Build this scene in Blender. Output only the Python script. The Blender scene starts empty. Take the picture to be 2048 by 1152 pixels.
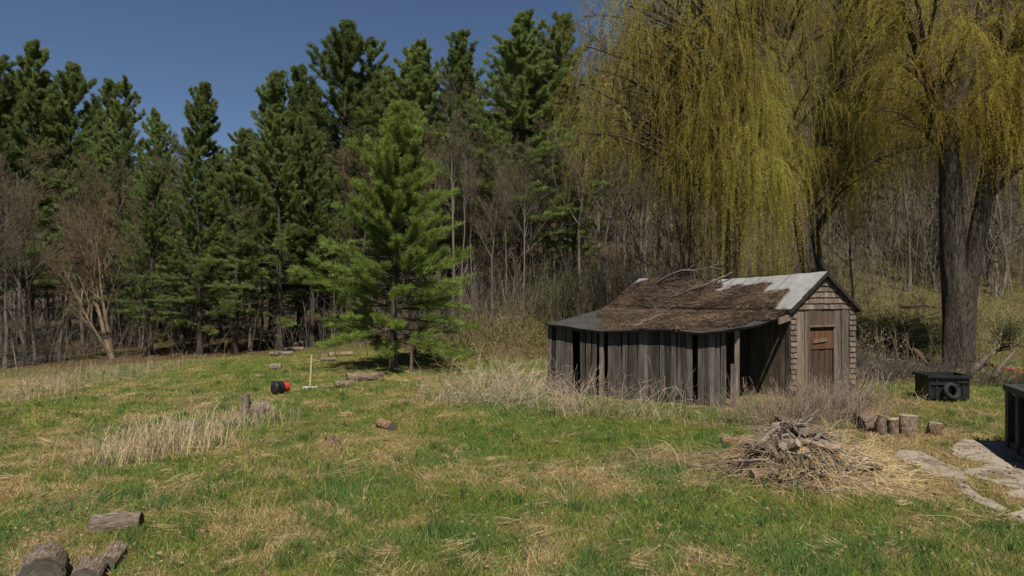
import bpy, math, random
import numpy as np
from mathutils import Vector

# ------------------------------------------------------------------ camera, sky, sun, exposure
scene = bpy.context.scene
CAM_H = 2.8
F = 24.0 / 36.0 * 2048.0
HORIZON = 590.0
cam = bpy.data.cameras.new('camera')
cam.lens = 24.0
cam.sensor_width = 36.0
cam.shift_y = (HORIZON - 576.0) / 2048.0
cam.clip_start = 0.1
cam.clip_end = 2000.0
cam_ob = bpy.data.objects.new('camera', cam)
scene.collection.objects.link(cam_ob)
cam_ob.location = (0, 0, CAM_H)
cam_ob.rotation_euler = (math.radians(90), 0, 0)
scene.camera = cam_ob

SUN_EL = math.radians(58)
SUN_DIR = Vector((0.16, -0.987, 0)).normalized() * math.cos(SUN_EL) + Vector((0, 0, math.sin(SUN_EL)))
world = bpy.data.worlds.new('World')
scene.world = world
world.use_nodes = True
wn = world.node_tree
bg = wn.nodes['Background']
sky = wn.nodes.new('ShaderNodeTexSky')
sky.sky_type = 'NISHITA'
sky.sun_disc = False
sky.sun_elevation = SUN_EL
sky.sun_rotation = math.atan2(SUN_DIR.x, SUN_DIR.y)
sky.altitude = 3000
sky.air_density = 1.0
sky.dust_density = 0.0
sky.ozone_density = 2.6
wn.links.new(sky.outputs[0], bg.inputs[0])
bg.inputs[1].default_value = 0.05
sl = bpy.data.lights.new('sun', 'SUN')
sl.energy = 5.0
sl.angle = math.radians(0.5)
sl.color = (1.0, 0.94, 0.85)
so = bpy.data.objects.new('sun', sl)
scene.collection.objects.link(so)
so.location = (10, -20, 40)
so.rotation_euler = (-SUN_DIR).to_track_quat('-Z', 'Y').to_euler()
scene.view_settings.view_transform = 'Standard'
scene.view_settings.look = 'None'
scene.view_settings.exposure = 0.62
scene.view_settings.gamma = 1.0
scene.cycles.max_bounces = 6
scene.cycles.diffuse_bounces = 3
scene.cycles.transmission_bounces = 3
scene.cycles.transparent_max_bounces = 4

# ------------------------------------------------------------------ numeric helpers
def rng_(s):
    return np.random.default_rng(s)

_perm = rng_(99).random((512, 512))
def vnoise(x, y, seed=0):
    x = np.asarray(x, float) + seed * 17.37
    y = np.asarray(y, float) + seed * 31.91
    xi = np.floor(x).astype(int); yi = np.floor(y).astype(int)
    fx = x - xi; fy = y - yi
    fx = fx * fx * (3 - 2 * fx); fy = fy * fy * (3 - 2 * fy)
    a = _perm[xi % 512, yi % 512]; b = _perm[(xi + 1) % 512, yi % 512]
    c = _perm[xi % 512, (yi + 1) % 512]; d = _perm[(xi + 1) % 512, (yi + 1) % 512]
    return (a * (1 - fx) + b * fx) * (1 - fy) + (c * (1 - fx) + d * fx) * fy

def fbm(x, y, seed=0, octv=4):
    s = 0; a = 0.5; t = 0
    for o in range(octv):
        s = s + a * vnoise(x * 2 ** o, y * 2 ** o, seed + o * 3)
        t += a; a *= 0.5
    return s / t

def smooth(a, b, x):
    t = np.clip((x - a) / (b - a), 0, 1)
    return t * t * (3 - 2 * t)

UU = [-1.2, -0.32, -0.2, -0.1, 0.0, 0.3, 0.5, 1.2]
def hgt(x, y):
    x = np.asarray(x, float); y = np.asarray(y, float)
    yy = np.maximum(y, 4.0)
    u = np.clip(x / yy, -1.2, 1.2)
    y0 = np.interp(u, UU, [44, 42, 37, 29, 26, 28, 26.5, 25])
    s1 = np.interp(u, UU, [.03, .03, .05, .13, .2, .2, .2, .2])
    s2 = np.interp(u, UU, [.10, .10, .10, .10, .14, .46, .48, .48])
    r = y - y0
    sp = 0.5 * (r + np.sqrt(r * r + 5.0))
    r2 = y - (y0 + 24)
    sp2 = 0.5 * (r2 + np.sqrt(r2 * r2 + 30.0))
    z = s1 * np.minimum(sp, 130) + s2 * np.minimum(sp2, 100)
    z = z - .035 * (np.sqrt((np.minimum(x + 3, 0)) ** 2 + 4) - 2) * smooth(60, 36, y)
    z = z + 0.22 * (fbm(x * .17, y * .17, 15, 2) - .5) * smooth(4, 9, y) + 0.12 * (fbm(x * .45, y * .45, 5) - .5) + 0.05 * (fbm(x * 1.7, y * 1.7, 8, 2) - .5)
    return z

def U(px): return (px - 1024.0) / F
def Zat(py, d): return CAM_H - (py - HORIZON) / F * d
def P3(px, py, d): return np.array([U(px) * d, d, Zat(py, d)])
def ground(px, d):
    x = U(px) * d
    return np.array([x, d, float(hgt(x, d))])
def G(px, py):
    ds = np.arange(4, 120, 0.04)
    z = hgt(U(px) * ds, ds)
    ray = CAM_H - (py - HORIZON) / F * ds
    hit = np.nonzero(z >= ray)[0]
    d = ds[hit[0]] if len(hit) else 60.0
    return ground(px, d)

def norm(v):
    v = np.asarray(v, float)
    return v / np.maximum(np.linalg.norm(v, axis=-1, keepdims=True), 1e-9)

# ------------------------------------------------------------------ mesh builder
COL = scene.collection
class MB:
    def __init__(s):
        s.v = []; s.f3 = []; s.f4 = []; s.t = []; s.u = []; s.n = 0; s.m3 = []; s.m4 = []
    def add(s, v, tris=None, quads=None, tint=(1, 1, 1), uvw=None, mat=0):
        v = np.asarray(v, float).reshape(-1, 3)
        n = len(v)
        t = np.asarray(tint, float)
        if t.ndim == 1: t = np.broadcast_to(t, (n, 3))
        if uvw is None: uvw = v
        s.v.append(v); s.t.append(t); s.u.append(np.asarray(uvw, float).reshape(-1, 3))
        if tris is not None and len(tris):
            a = np.asarray(tris, np.int64).reshape(-1, 3); s.f3.append(a + s.n); s.m3.append(np.full(len(a), mat))
        if quads is not None and len(quads):
            a = np.asarray(quads, np.int64).reshape(-1, 4); s.f4.append(a + s.n); s.m4.append(np.full(len(a), mat))
        s.n += n
    def box(s, c0, ex, ey, ez, tint=(1, 1, 1), seed=None, jit=0.0, mat=0):
        """box from corner c0 along three edge vectors"""
        c0, ex, ey, ez = [np.asarray(a, float) for a in (c0, ex, ey, ez)]
        v = np.array([c0 + i * ex + j * ey + k * ez for k in (0, 1) for j in (0, 1) for i in (0, 1)])
        if jit: v = v + R.normal(0, jit, v.shape)
        lx, ly, lz = [np.linalg.norm(a) for a in (ex, ey, ez)]
        sd = R.random() * 20 if seed is None else seed
        uvw = np.array([[i * lx + j * ly + sd, k * lz + sd * 3, sd] for k in (0, 1) for j in (0, 1) for i in (0, 1)])
        q = [[0, 2, 3, 1], [4, 5, 7, 6], [0, 1, 5, 4], [2, 6, 7, 3], [0, 4, 6, 2], [1, 3, 7, 5]]
        if np.dot(np.cross(ex, ey), ez) < 0: q = [f[::-1] for f in q]
        s.add(v, quads=q, tint=tint, uvw=uvw, mat=mat)
    def tubes(s, Pt, Rd, k=4, tint=(1, 1, 1), seed=0, rough=0.0, cap=False, flute=0.0):
        """Pt (N,n,3) Rd (N,n)"""
        Pt = np.asarray(Pt, float); Rd = np.asarray(Rd, float)
        if Pt.ndim == 2: Pt = Pt[None]; Rd = Rd[None]
        N, n, _ = Pt.shape
        T = np.empty_like(Pt)
        T[:, 1:-1] = Pt[:, 2:] - Pt[:, :-2]; T[:, 0] = Pt[:, 1] - Pt[:, 0]; T[:, -1] = Pt[:, -1] - Pt[:, -2]
        T = norm(T)
        ref = np.where(np.abs(T[:, :1, 2:3]) > 0.8, np.array([1.0, 0, 0]), np.array([0, 0, 1.0]))
        A = norm(np.cross(T, np.broadcast_to(ref, T.shape)))
        B = np.cross(T, A)
        th = np.arange(k) / k * 2 * np.pi
        r = Rd[:, :, None]
        if flute:
            tt_, nn_ = np.meshgrid(np.arange(k) / k, np.arange(n), indexing='xy')
            fo = np.minimum(tt_, 1 - tt_)
            fl = (fbm(fo * 26 + (tt_ > .5) * 60, nn_ * .16, 3, 2) - .5) * .8 + (fbm(fo * 6 + (tt_ > .5) * 9, nn_ * .05, 4, 2) - .5)
            r = r * (1 + flute * fl[None])
        elif rough:
            r = r * (1 + rough * (R.random((N, n, k)) - .5) * 2)
        else:
            r = np.broadcast_to(r, (N, n, k))
        V = Pt[:, :, None] + r[..., None] * (np.cos(th)[None, None, :, None] * A[:, :, None] + np.sin(th)[None, None, :, None] * B[:, :, None])
        L = np.concatenate([np.zeros((N, 1)), np.cumsum(np.linalg.norm(np.diff(Pt, axis=1), axis=2), axis=1)], 1)
        sd = R.random(N) * 50 + seed
        uvw = np.empty((N, n, k, 3))
        uvw[..., 0] = (np.cos(th)[None, None] * np.maximum(Rd[:, :, None], .004)) + sd[:, None, None]
        uvw[..., 1] = L[:, :, None] + sd[:, None, None]
        uvw[..., 2] = np.sin(th)[None, None] * np.maximum(Rd[:, :, None], .004)
        i = np.arange(n - 1)[:, None] * k; j = np.arange(k)[None]; j2 = (j + 1) % k
        q = np.stack([i + j, i + j2, i + k + j2, i + k + j], -1).reshape(-1, 4)
        q = (np.arange(N)[:, None, None] * (n * k) + q[None]).reshape(-1, 4)
        t = np.asarray(tint, float)
        if t.ndim == 2: t = np.repeat(t, n * k, 0)
        s.add(V.reshape(-1, 3), quads=q, tint=t, uvw=uvw.reshape(-1, 3))
        if cap:
            for b in range(N):
                for e in (0, n - 1):
                    ring = V[b, e]; c = ring.mean(0)
                    vv = np.vstack([ring, c[None]])
                    tr = [[a, (a + 1) % k, k] for a in range(k)]
                    s.add(vv, tris=tr, tint=t if t.ndim == 1 else t[b * n * k], uvw=vv)
    def leaves(s, Pb, D, length, width, tint, bend=None):
        """one triangle per leaf from base Pb along D"""
        N = len(Pb)
        side = norm(np.cross(D, norm(R.normal(size=(N, 3)))))
        length = np.broadcast_to(length, (N,))[:, None]; width = np.broadcast_to(width, (N,))[:, None]
        m = Pb + D * length * .45
        v = np.stack([Pb, m + side * width * .5, Pb + D * length, m - side * width * .5], 1)
        q = np.arange(N * 4).reshape(N, 4)
        t = np.asarray(tint, float)
        if t.ndim == 2: t = np.repeat(t, 4, 0)
        s.add(v.reshape(-1, 3), quads=q, tint=t)
    def build(s, name, mats, parent=None, smooth_=False, loc=None):
        me = bpy.data.meshes.new(name)
        v = np.concatenate(s.v) if s.v else np.zeros((0, 3))
        if loc is not None: v = v - np.asarray(loc)
        f3 = np.concatenate(s.f3) if s.f3 else np.zeros((0, 3), np.int64)
        f4 = np.concatenate(s.f4) if s.f4 else np.zeros((0, 4), np.int64)
        me.vertices.add(len(v)); me.vertices.foreach_set('co', v.astype(np.float32).ravel())
        me.loops.add(f3.size + f4.size)
        me.loops.foreach_set('vertex_index', np.concatenate([f3.ravel(), f4.ravel()]).astype(np.int32))
        me.polygons.add(len(f3) + len(f4))
        ls = np.concatenate([np.arange(len(f3)) * 3, f3.size + np.arange(len(f4)) * 4]).astype(np.int32)
        me.polygons.foreach_set('loop_start', ls)
        me.polygons.foreach_set('use_smooth', np.full(len(ls), smooth_))
        mi = np.concatenate(([np.concatenate(s.m3)] if s.m3 else []) + ([np.concatenate(s.m4)] if s.m4 else []) or [np.zeros(0)]).astype(np.int32)
        if not isinstance(mats, (list, tuple)): mats = [mats]
        for m in mats: me.materials.append(m)
        me.polygons.foreach_set('material_index', mi)
        a = me.attributes.new('tint', 'FLOAT_COLOR', 'POINT')
        t = np.concatenate(s.t) if s.t else np.zeros((0, 3))
        a.data.foreach_set('color', np.concatenate([t, np.ones((len(t), 1))], 1).astype(np.float32).ravel())
        a = me.attributes.new('uvw', 'FLOAT_VECTOR', 'POINT')
        a.data.foreach_set('vector', np.concatenate(s.u).astype(np.float32).ravel() if s.u else [])
        me.update(calc_edges=True); me.validate()
        o = bpy.data.objects.new(name, me)
        COL.objects.link(o)
        if parent is not None: o.parent = parent
        elif loc is not None: o.location = loc
        return o

def tag(o, label=None, cat=None, group=None, kind=None):
    if label: o['label'] = label
    if cat: o['category'] = cat
    if group: o['group'] = group
    if kind: o['kind'] = kind
    return o
def empty(name, loc, rz=0.0, label=None, cat=None, group=None):
    o = bpy.data.objects.new(name, None)
    COL.objects.link(o)
    o.location = tuple(float(a) for a in loc); o.rotation_euler = (0, 0, rz)
    o.empty_display_size = 0.3
    return tag(o, label, cat, group)
def dup(root, loc, rz, sc, label, group=None, cat=None):
    r = root.copy(); COL.objects.link(r)
    r.location = tuple(float(a) for a in loc); r.rotation_euler = (0, 0, rz); r.scale = sc
    r['label'] = label
    if group: r['group'] = group
    elif 'group' in r.keys(): del r['group']
    for ch in list(root.children):
        c = ch.copy(); COL.objects.link(c); c.parent = r
    return r
R = rng_(1)

# ------------------------------------------------------------------ materials
def new_mat(name, rough=0.9, spec=0.15):
    m = bpy.data.materials.new(name); m.use_nodes = True
    nt = m.node_tree; b = nt.nodes['Principled BSDF']
    b.inputs['Roughness'].default_value = rough
    b.inputs['Specular IOR Level'].default_value = spec
    return m, nt, b
def N_(nt, t, **kw):
    n = nt.nodes.new(t)
    for k, v in kw.items():
        if k in n.inputs: n.inputs[k].default_value = v
        else: setattr(n, k, v)
    return n
def mixc(nt, fac, a, b, mode='MIX'):
    n = nt.nodes.new('ShaderNodeMix'); n.data_type = 'RGBA'; n.blend_type = mode
    for sock, val in ((n.inputs[0], fac), (n.inputs[6], a), (n.inputs[7], b)):
        if hasattr(val, 'is_linked'): nt.links.new(val, sock)
        elif isinstance(val, (int, float)): sock.default_value = val if sock.type == 'VALUE' else (val, val, val, 1)
        else: sock.default_value = tuple(val) + (1,)
    return n.outputs[2]
def vmul(nt, v, s):
    n = nt.nodes.new('ShaderNodeVectorMath'); n.operation = 'MULTIPLY'
    nt.links.new(v, n.inputs[0]); n.inputs[1].default_value = s
    return n.outputs[0]
def noise(nt, vec, scale, detail=4, rough=.6):
    n = N_(nt, 'ShaderNodeTexNoise', Scale=scale, Detail=detail, Roughness=rough)
    if vec is not None: nt.links.new(vec, n.inputs['Vector'])
    return n.outputs[0]
def ramp(nt, fac, a, b):
    n = nt.nodes.new('ShaderNodeMapRange'); n.inputs[1].default_value = a; n.inputs[2].default_value = b
    nt.links.new(fac, n.inputs[0]); return n.outputs[0]
def attr(nt, name):
    return N_(nt, 'ShaderNodeAttribute', attribute_name=name)
def bump(nt, b, h, strength=.5, dist=.02):
    n = N_(nt, 'ShaderNodeBump', Strength=strength, Distance=dist)
    nt.links.new(h, n.inputs['Height']); nt.links.new(n.outputs[0], b.inputs['Normal'])

def foliage_mat(name, col, trans=.35, vary=.35):
    m, nt, b = new_mat(name, .75, .2)
    t = attr(nt, 'tint').outputs[0]
    oi = nt.nodes.new('ShaderNodeObjectInfo')
    c = mixc(nt, 1.0, t, col, 'MULTIPLY')
    hsv = nt.nodes.new('ShaderNodeHueSaturation')
    mr = nt.nodes.new('ShaderNodeMapRange'); mr.inputs[3].default_value = 1 - vary; mr.inputs[4].default_value = 1 + vary
    nt.links.new(oi.outputs['Random'], mr.inputs[0]); nt.links.new(mr.outputs[0], hsv.inputs['Value'])
    nt.links.new(c, hsv.inputs['Color']); c = hsv.outputs[0]
    nt.links.new(c, b.inputs['Base Color'])
    tr = nt.nodes.new('ShaderNodeBsdfTranslucent'); nt.links.new(c, tr.inputs[0])
    mx = nt.nodes.new('ShaderNodeMixShader'); mx.inputs[0].default_value = trans
    nt.links.new(b.outputs[0], mx.inputs[1]); nt.links.new(tr.outputs[0], mx.inputs[2])
    nt.links.new(mx.outputs[0], nt.nodes['Material Output'].inputs[0])
    return m
def bark_mat(name, dark, light, sa=40, sl=6, bstr=.6, dist=.02):
    m, nt, b = new_mat(name, .95, .1)
    u = attr(nt, 'uvw').outputs['Vector']; t = attr(nt, 'tint').outputs[0]
    f = noise(nt, vmul(nt, u, (sa, sl, sa)), 1.0, 5, .65)
    f2 = noise(nt, vmul(nt, u, (3, 1.2, 3)), 1.0, 3, .6)
    c = mixc(nt, ramp(nt, f, .32, .66), dark, light)
    c = mixc(nt, ramp(nt, f2, .3, .75), mixc(nt, 1.0, c, (.62, .6, .58), 'MULTIPLY'), c)
    c = mixc(nt, 1.0, c, t, 'MULTIPLY')
    nt.links.new(c, b.inputs['Base Color'])
    bump(nt, b, f, bstr, dist)
    return m
def wood_mat(name, dark, mid, light):
    m, nt, b = new_mat(name, .9, .15)
    u = attr(nt, 'uvw').outputs['Vector']; t = attr(nt, 'tint').outputs[0]
    f = noise(nt, vmul(nt, u, (80, 1.1, 1)), 1.0, 5, .75)
    g = noise(nt, vmul(nt, u, (9, .9, 1)), 1.0, 4, .65)
    st = noise(nt, vmul(nt, u, (26, .5, 1)), 1.0, 3, .6)
    c = mixc(nt, ramp(nt, g, .3, .7), mid, light)
    c = mixc(nt, ramp(nt, f, .62, .36), c, dark)
    c = mixc(nt, ramp(nt, st, .6, .78), c, mixc(nt, 1.0, c, (.45, .42, .4), 'MULTIPLY'))
    c = mixc(nt, 1.0, c, t, 'MULTIPLY')
    nt.links.new(c, b.inputs['Base Color'])
    bump(nt, b, f, .5, .006)
    return m
def rough_mat(name, a, bcol, scale=8, rough=.9, spec=.2, bstr=.3, metallic=0, dist=.02):
    m, nt, b = new_mat(name, rough, spec)
    tc = nt.nodes.new('ShaderNodeTexCoord').outputs['Object']
    f = noise(nt, tc, scale, 6, .65); f2 = noise(nt, tc, scale * .17, 3)
    c = mixc(nt, ramp(nt, f, .3, .7), a, bcol)
    c = mixc(nt, ramp(nt, f2, .35, .7), mixc(nt, 1.0, c, (.75, .73, .7), 'MULTIPLY'), c)
    c = mixc(nt, 1.0, c, attr(nt, 'tint').outputs[0], 'MULTIPLY')
    nt.links.new(c, b.inputs['Base Color']); b.inputs['Metallic'].default_value = metallic
    bump(nt, b, f, bstr, dist)
    return m
def ground_mat():
    m, nt, b = new_mat('meadow_soil', .97, .05)
    t = attr(nt, 'tint').outputs[0]
    tc = nt.nodes.new('ShaderNodeTexCoord').outputs['Object']
    f = noise(nt, tc, 9, 6, .7); f2 = noise(nt, tc, 45, 4, .7)
    c = mixc(nt, ramp(nt, f, .3, .7), mixc(nt, 1.0, t, (.55, .5, .45), 'MULTIPLY'), mixc(nt, 1.0, t, (1.35, 1.3, 1.2), 'MULTIPLY'))
    c = mixc(nt, ramp(nt, f2, .35, .65), mixc(nt, 1.0, c, (.6, .6, .6), 'MULTIPLY'), mixc(nt, 1.0, c, (1.25, 1.25, 1.2), 'MULTIPLY'))
    nt.links.new(c, b.inputs['Base Color'])
    bump(nt, b, f2, .8, .04)
    return m

M_ground = ground_mat()
M_grass = foliage_mat('grass_blade', (1, 1, 1), .3, 0)
M_straw = foliage_mat('dry_stem', (1, 1, 1), .15, 0)
M_pine = foliage_mat('pine_needles', (.150, .190, .056), .38, .25)
M_pine_near = foliage_mat('young_pine_needles', (.178, .235, .050), .42, .0)
M_willow = foliage_mat('willow_leaf', (.47, .445, .095), .45, .0)
M_bud = foliage_mat('spring_bud', (.12, .10, .04), .3, .3)
M_shrub = foliage_mat('shrub_leaf', (.09, .14, .03), .35, .2)
M_twig = bark_mat('twig_bark', (.075, .06, .042), (.195, .16, .115), 60, 12, .2)
M_barepine = bark_mat('pine_bark', (.035, .027, .023), (.10, .083, .07), 26, 5, .7)
M_bare = bark_mat('grey_bark', (.075, .062, .052), (.20, .175, .145), 30, 6, .5)
M_wbark = bark_mat('willow_bark', (.016, .013, .011), (.135, .110, .088), 26, 4.5, 1.0, .08)
M_log = bark_mat('log_bark', (.05, .037, .028), (.36, .285, .22), 60, 8, 1.0, .05)
M_deadwood = bark_mat('dead_wood', (.085, .074, .064), (.30, .265, .23), 46, 5, .8, .02)
def cut_mat(name, dark, light):
    m, nt, b = new_mat(name, .95, .1)
    u = attr(nt, 'uvw').outputs['Vector']
    f = noise(nt, vmul(nt, u, (170, 2, 2)), 1.0, 3, .6); g2 = noise(nt, vmul(nt, u, (5, 14, 14)), 1.0, 4, .7)
    tc = nt.nodes.new('ShaderNodeTexCoord').outputs['Object']
    h = noise(nt, tc, 12, 4)
    c = mixc(nt, ramp(nt, f, .35, .65), dark, light)
    c = mixc(nt, ramp(nt, g2, .62, .72), c, mixc(nt, 1.0, c, (.35, .33, .3), 'MULTIPLY'))
    c = mixc(nt, ramp(nt, h, .35, .65), mixc(nt, 1.0, c, (.6, .58, .55), 'MULTIPLY'), c)
    c = mixc(nt, 1.0, c, attr(nt, 'tint').outputs[0], 'MULTIPLY')
    nt.links.new(c, b.inputs['Base Color']); bump(nt, b, f, .5, .01)
    return m
M_cut = cut_mat('cut_wood', (.055, .05, .042), (.13, .115, .092))
M_cut_old = rough_mat('worn_cut', (.05, .048, .042), (.12, .11, .095), 14, .95, .1)
M_cutpale = cut_mat('pale_cut_wood', (.20, .165, .125), (.34, .29, .23))
M_wood = wood_mat('weathered_board', (.012, .010, .009), (.060, .050, .043), (.150, .130, .114))
M_wood_tan = wood_mat('tan_board', (.035, .028, .022), (.14, .115, .09), (.235, .198, .158))
M_wood_red = wood_mat('brown_board', (.025, .015, .010), (.085, .050, .033), (.14, .088, .060))
M_shingle = wood_mat('cedar_shingle', (.035, .024, .018), (.14, .105, .082), (.25, .20, .165))
M_roofmetal = rough_mat('faded_roofing', (.20, .197, .19), (.29, .285, .28), 6, .7, .3, .1)
M_tar = rough_mat('tar_paper', (.022, .021, .021), (.075, .072, .070), 9, .97, .1, .3)
M_litter = rough_mat('needle_litter', (.042, .031, .024), (.135, .098, .072), 26, .98, .05, 1.0, 0, .05)
def concrete():
    m, nt, b = new_mat('old_concrete', .95, .1)
    tc = nt.nodes.new('ShaderNodeTexCoord').outputs['Object']
    f = noise(nt, tc, 30, 6, .7); d_ = noise(nt, tc, 1.6, 6, .65); g_ = noise(nt, tc, 120, 2)
    v = N_(nt, 'ShaderNodeTexVoronoi', feature='DISTANCE_TO_EDGE', Scale=1.5)
    dis = nt.nodes.new('ShaderNodeVectorMath'); dis.operation = 'MULTIPLY_ADD'; nz = N_(nt, 'ShaderNodeTexNoise', Scale=5.0, Detail=4)
    nt.links.new(tc, nz.inputs['Vector']); nt.links.new(nz.outputs['Color'], dis.inputs[0]); dis.inputs[1].default_value = (.3, .3, .3); nt.links.new(tc, dis.inputs[2]); nt.links.new(dis.outputs[0], v.inputs['Vector'])
    c = mixc(nt, ramp(nt, f, .3, .7), (.20, .168, .13), (.32, .272, .21))
    c = mixc(nt, ramp(nt, g_, .4, .6), mixc(nt, 1.0, c, (.8, .8, .8), 'MULTIPLY'), c)
    c = mixc(nt, ramp(nt, d_, .50, .64), c, (.12, .088, .06))
    c = mixc(nt, ramp(nt, v.outputs['Distance'], .03, .0), c, (.07, .055, .04))
    nt.links.new(c, b.inputs['Base Color']); bump(nt, b, f, .5, .02)
    return m
M_concrete = concrete()
M_black = rough_mat('black_plastic', (.006, .0065, .007), (.015, .0155, .016), 8, .5, .4, .1)
M_rubber = rough_mat('tyre_rubber', (.012, .012, .012), (.022, .022, .022), 10, .8, .3, .2)
M_dump = rough_mat('dumpster_paint', (.016, .021, .021), (.032, .038, .037), 5, .6, .35, .15)
M_rust = rough_mat('rusty_steel', (.09, .045, .028), (.20, .11, .07), 12, .9, .2, .4)
M_red = rough_mat('red_plastic', (.42, .02, .02), (.5, .03, .03), 8, .5, .4, .05)
M_white = rough_mat('white_plastic', (.55, .54, .5), (.7, .69, .65), 8, .6, .3, .1)
M_pole = rough_mat('pale_pole_wood', (.42, .33, .18), (.55, .45, .27), 20, .7, .2, .05)
M_steel = rough_mat('galvanised_steel', (.25, .25, .25), (.4, .4, .4), 20, .5, .4, .1)

# ------------------------------------------------------------------ ground
def green_mask(x, y):
    """0 = straw, 1 = lush green"""
    g = 0.68 + .8 * (fbm(x * .33, y * .33, 21, 4) - .5) + 1.1 * (fbm(x * 1.15, y * 1.15, 33, 3) - .5) + 1.7 * (fbm(x * 3.1, y * 2.6, 35, 2) - .5)
    def blob(px, py, rx, ry, amt):
        c = G(px, py)
        return amt * np.exp(-(((x - c[0]) / rx) ** 2 + ((y - c[1]) / ry) ** 2))
    for b in BLOBS: g = g + blob(*b)
    return np.clip(g, 0, 1)
BLOBS = [(420, 705, 5, 5, .5), (300, 735, 5, 2.5, .25), (1000, 870, 2.6, 1.6, .5), (1250, 890, 2.2, 1.3, .55), (1180, 830, 2, 1.2, .5), (330, 930, 1.3, .8, .4),
         (700, 960, 2, 1, .3), (1000, 990, 2, 1, .25), (1500, 1030, 2.2, .7, .55), (1780, 1100, 1.5, .5, .35),
         (1650, 940, 1.6, 1.3, -.8), (1780, 880, 1.6, 1.5, -.55), (1250, 960, 1.5, .8, -.3), (200, 1000, 2.5, 1.2, -.15), (60, 900, 2, 1.5, -.2),
         (60, 770, 3, 2.5, -.3), (600, 1050, 2, .8, -.15), (830, 760, 1.6, 1.2, -.35), (1950, 940, 1.8, 2.0, -.5), (1230, 1120, 2, .5, -.25), (1900, 760, 4, 1.5, .1), (1790, 790, 1.5, 1, .5), (2000, 790, 1, 1, .6)]
def forest_mask(x, y):
    u = x / np.maximum(y, 4)
    e = np.interp(u, [-1.2, -.75, -.62, -.5, -.32, -.2, -.1, 0, .3, .5, 1.2], [25, 26.5, 28.5, 33.5, 35, 37, 30, 26.5, 26, 25.5, 25])
    e = e + 3 * (fbm(x * .4, y * .4, 55, 3) - .5)
    return smooth(-1.2, 1.2, y - e)
GREEN = np.array([.104, .140, .028]); STRAW = np.array([.33, .245, .118]); LITTER = np.array([.088, .058, .036]); DIRT = np.array([.10, .075, .05])
def ground_col(x, y):
    g = green_mask(x, y)[:, None]
    c = STRAW * .62 * (1 - g) + GREEN * .8 * g
    f = forest_mask(x, y)[:, None]
    u = x / np.maximum(y, 4)
    # leaf litter, with mossy and grassy patches, more grass on the bank to the right
    gp = smooth(.45, .62, fbm(x * .22, y * .22, 61, 3) + np.interp(u, [-.6, -.35, 0, .42, .5, .7], [.10, .05, 0, .06, .16, .18]))[:, None]
    far = smooth(44, 58, y)[:, None]
    LIT = LITTER * (1 - far) + np.array([.062, .050, .038]) * far
    lit = LIT * (1 - gp * .75 * (1 - far)) + np.array([.095, .094, .034]) * gp * .75 * (1 - far)
    c = c * (1 - f) + lit * f
    d = np.exp(-(((x - 9.0) / 2.2) ** 2 + ((y - 14.0) / 3.2) ** 2))[:, None]
    c = c * (1 - .6 * d) + DIRT * .6 * d
    return c
def axis(lo, hi, step, far_lo, far_hi, g=1.12):
    a = list(np.arange(lo, hi, step))
    s = step; v = a[-1]
    while v < far_hi: s *= g; v += s; a.append(v)
    s = step; v = lo; b = []
    while v > far_lo: s *= g; v -= s; b.append(v)
    return np.array(b[::-1] + a)
gx = axis(-17, 19, .16, -420, 420); gy = axis(4, 36, .15, -120, 420, 1.07)
X, Y = np.meshgrid(gx, gy)
xf, yf = X.ravel(), Y.ravel()
mb = MB()
nx = len(gx); i = np.arange(len(gy) - 1)[:, None] * nx; j = np.arange(nx - 1)[None]
q = np.stack([i + j, i + j + 1, i + nx + j + 1, i + nx + j], -1).reshape(-1, 4)
mb.add(np.stack([xf, yf, hgt(xf, yf)], 1), quads=q, tint=ground_col(xf, yf))
tag(mb.build('ground', M_ground, smooth_=True), kind='structure')

# ------------------------------------------------------------------ shed
A = np.array([7.13, 17.5]); SD = np.array([-.4299, .9029]); GD = np.array([.9029, .4299]); W = 2.39; L = 8.0
PP = np.array([U(1094) * 18.6, 18.6]); QQ = np.array([U(1473) * 16.26, 16.26])
def v3(p, z): return np.array([p[0], p[1], z])
Z3 = np.array([0, 0, 1.0])
def on_line(px, p0, p1):
    u = U(px); d = p1 - p0
    return (u * p0[1] - p0[0]) / (d[0] - u * d[1])
EAVE_Z, RIDGE_Z, OVH = 2.44, 3.42, .12
def roof_z(n):  # n = distance across from left wall line (0..W)
    return EAVE_Z + (RIDGE_Z - EAVE_Z) * (1 - abs(n - W / 2) / (W / 2 + OVH))
def sag(a): return -.12 * math.sin(math.pi * min(max(a / L, 0), 1))

shed = empty('shed', v3(A, 0))
tag(shed, 'weathered grey plank shed with sagging litter covered roof beside the brush pile', 'shed')
SL = np.array(shed.location)
def part(mb, name, mat, parent=None):
    o = mb.build(name, mat, parent or shed, loc=SL)
    return o

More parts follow.
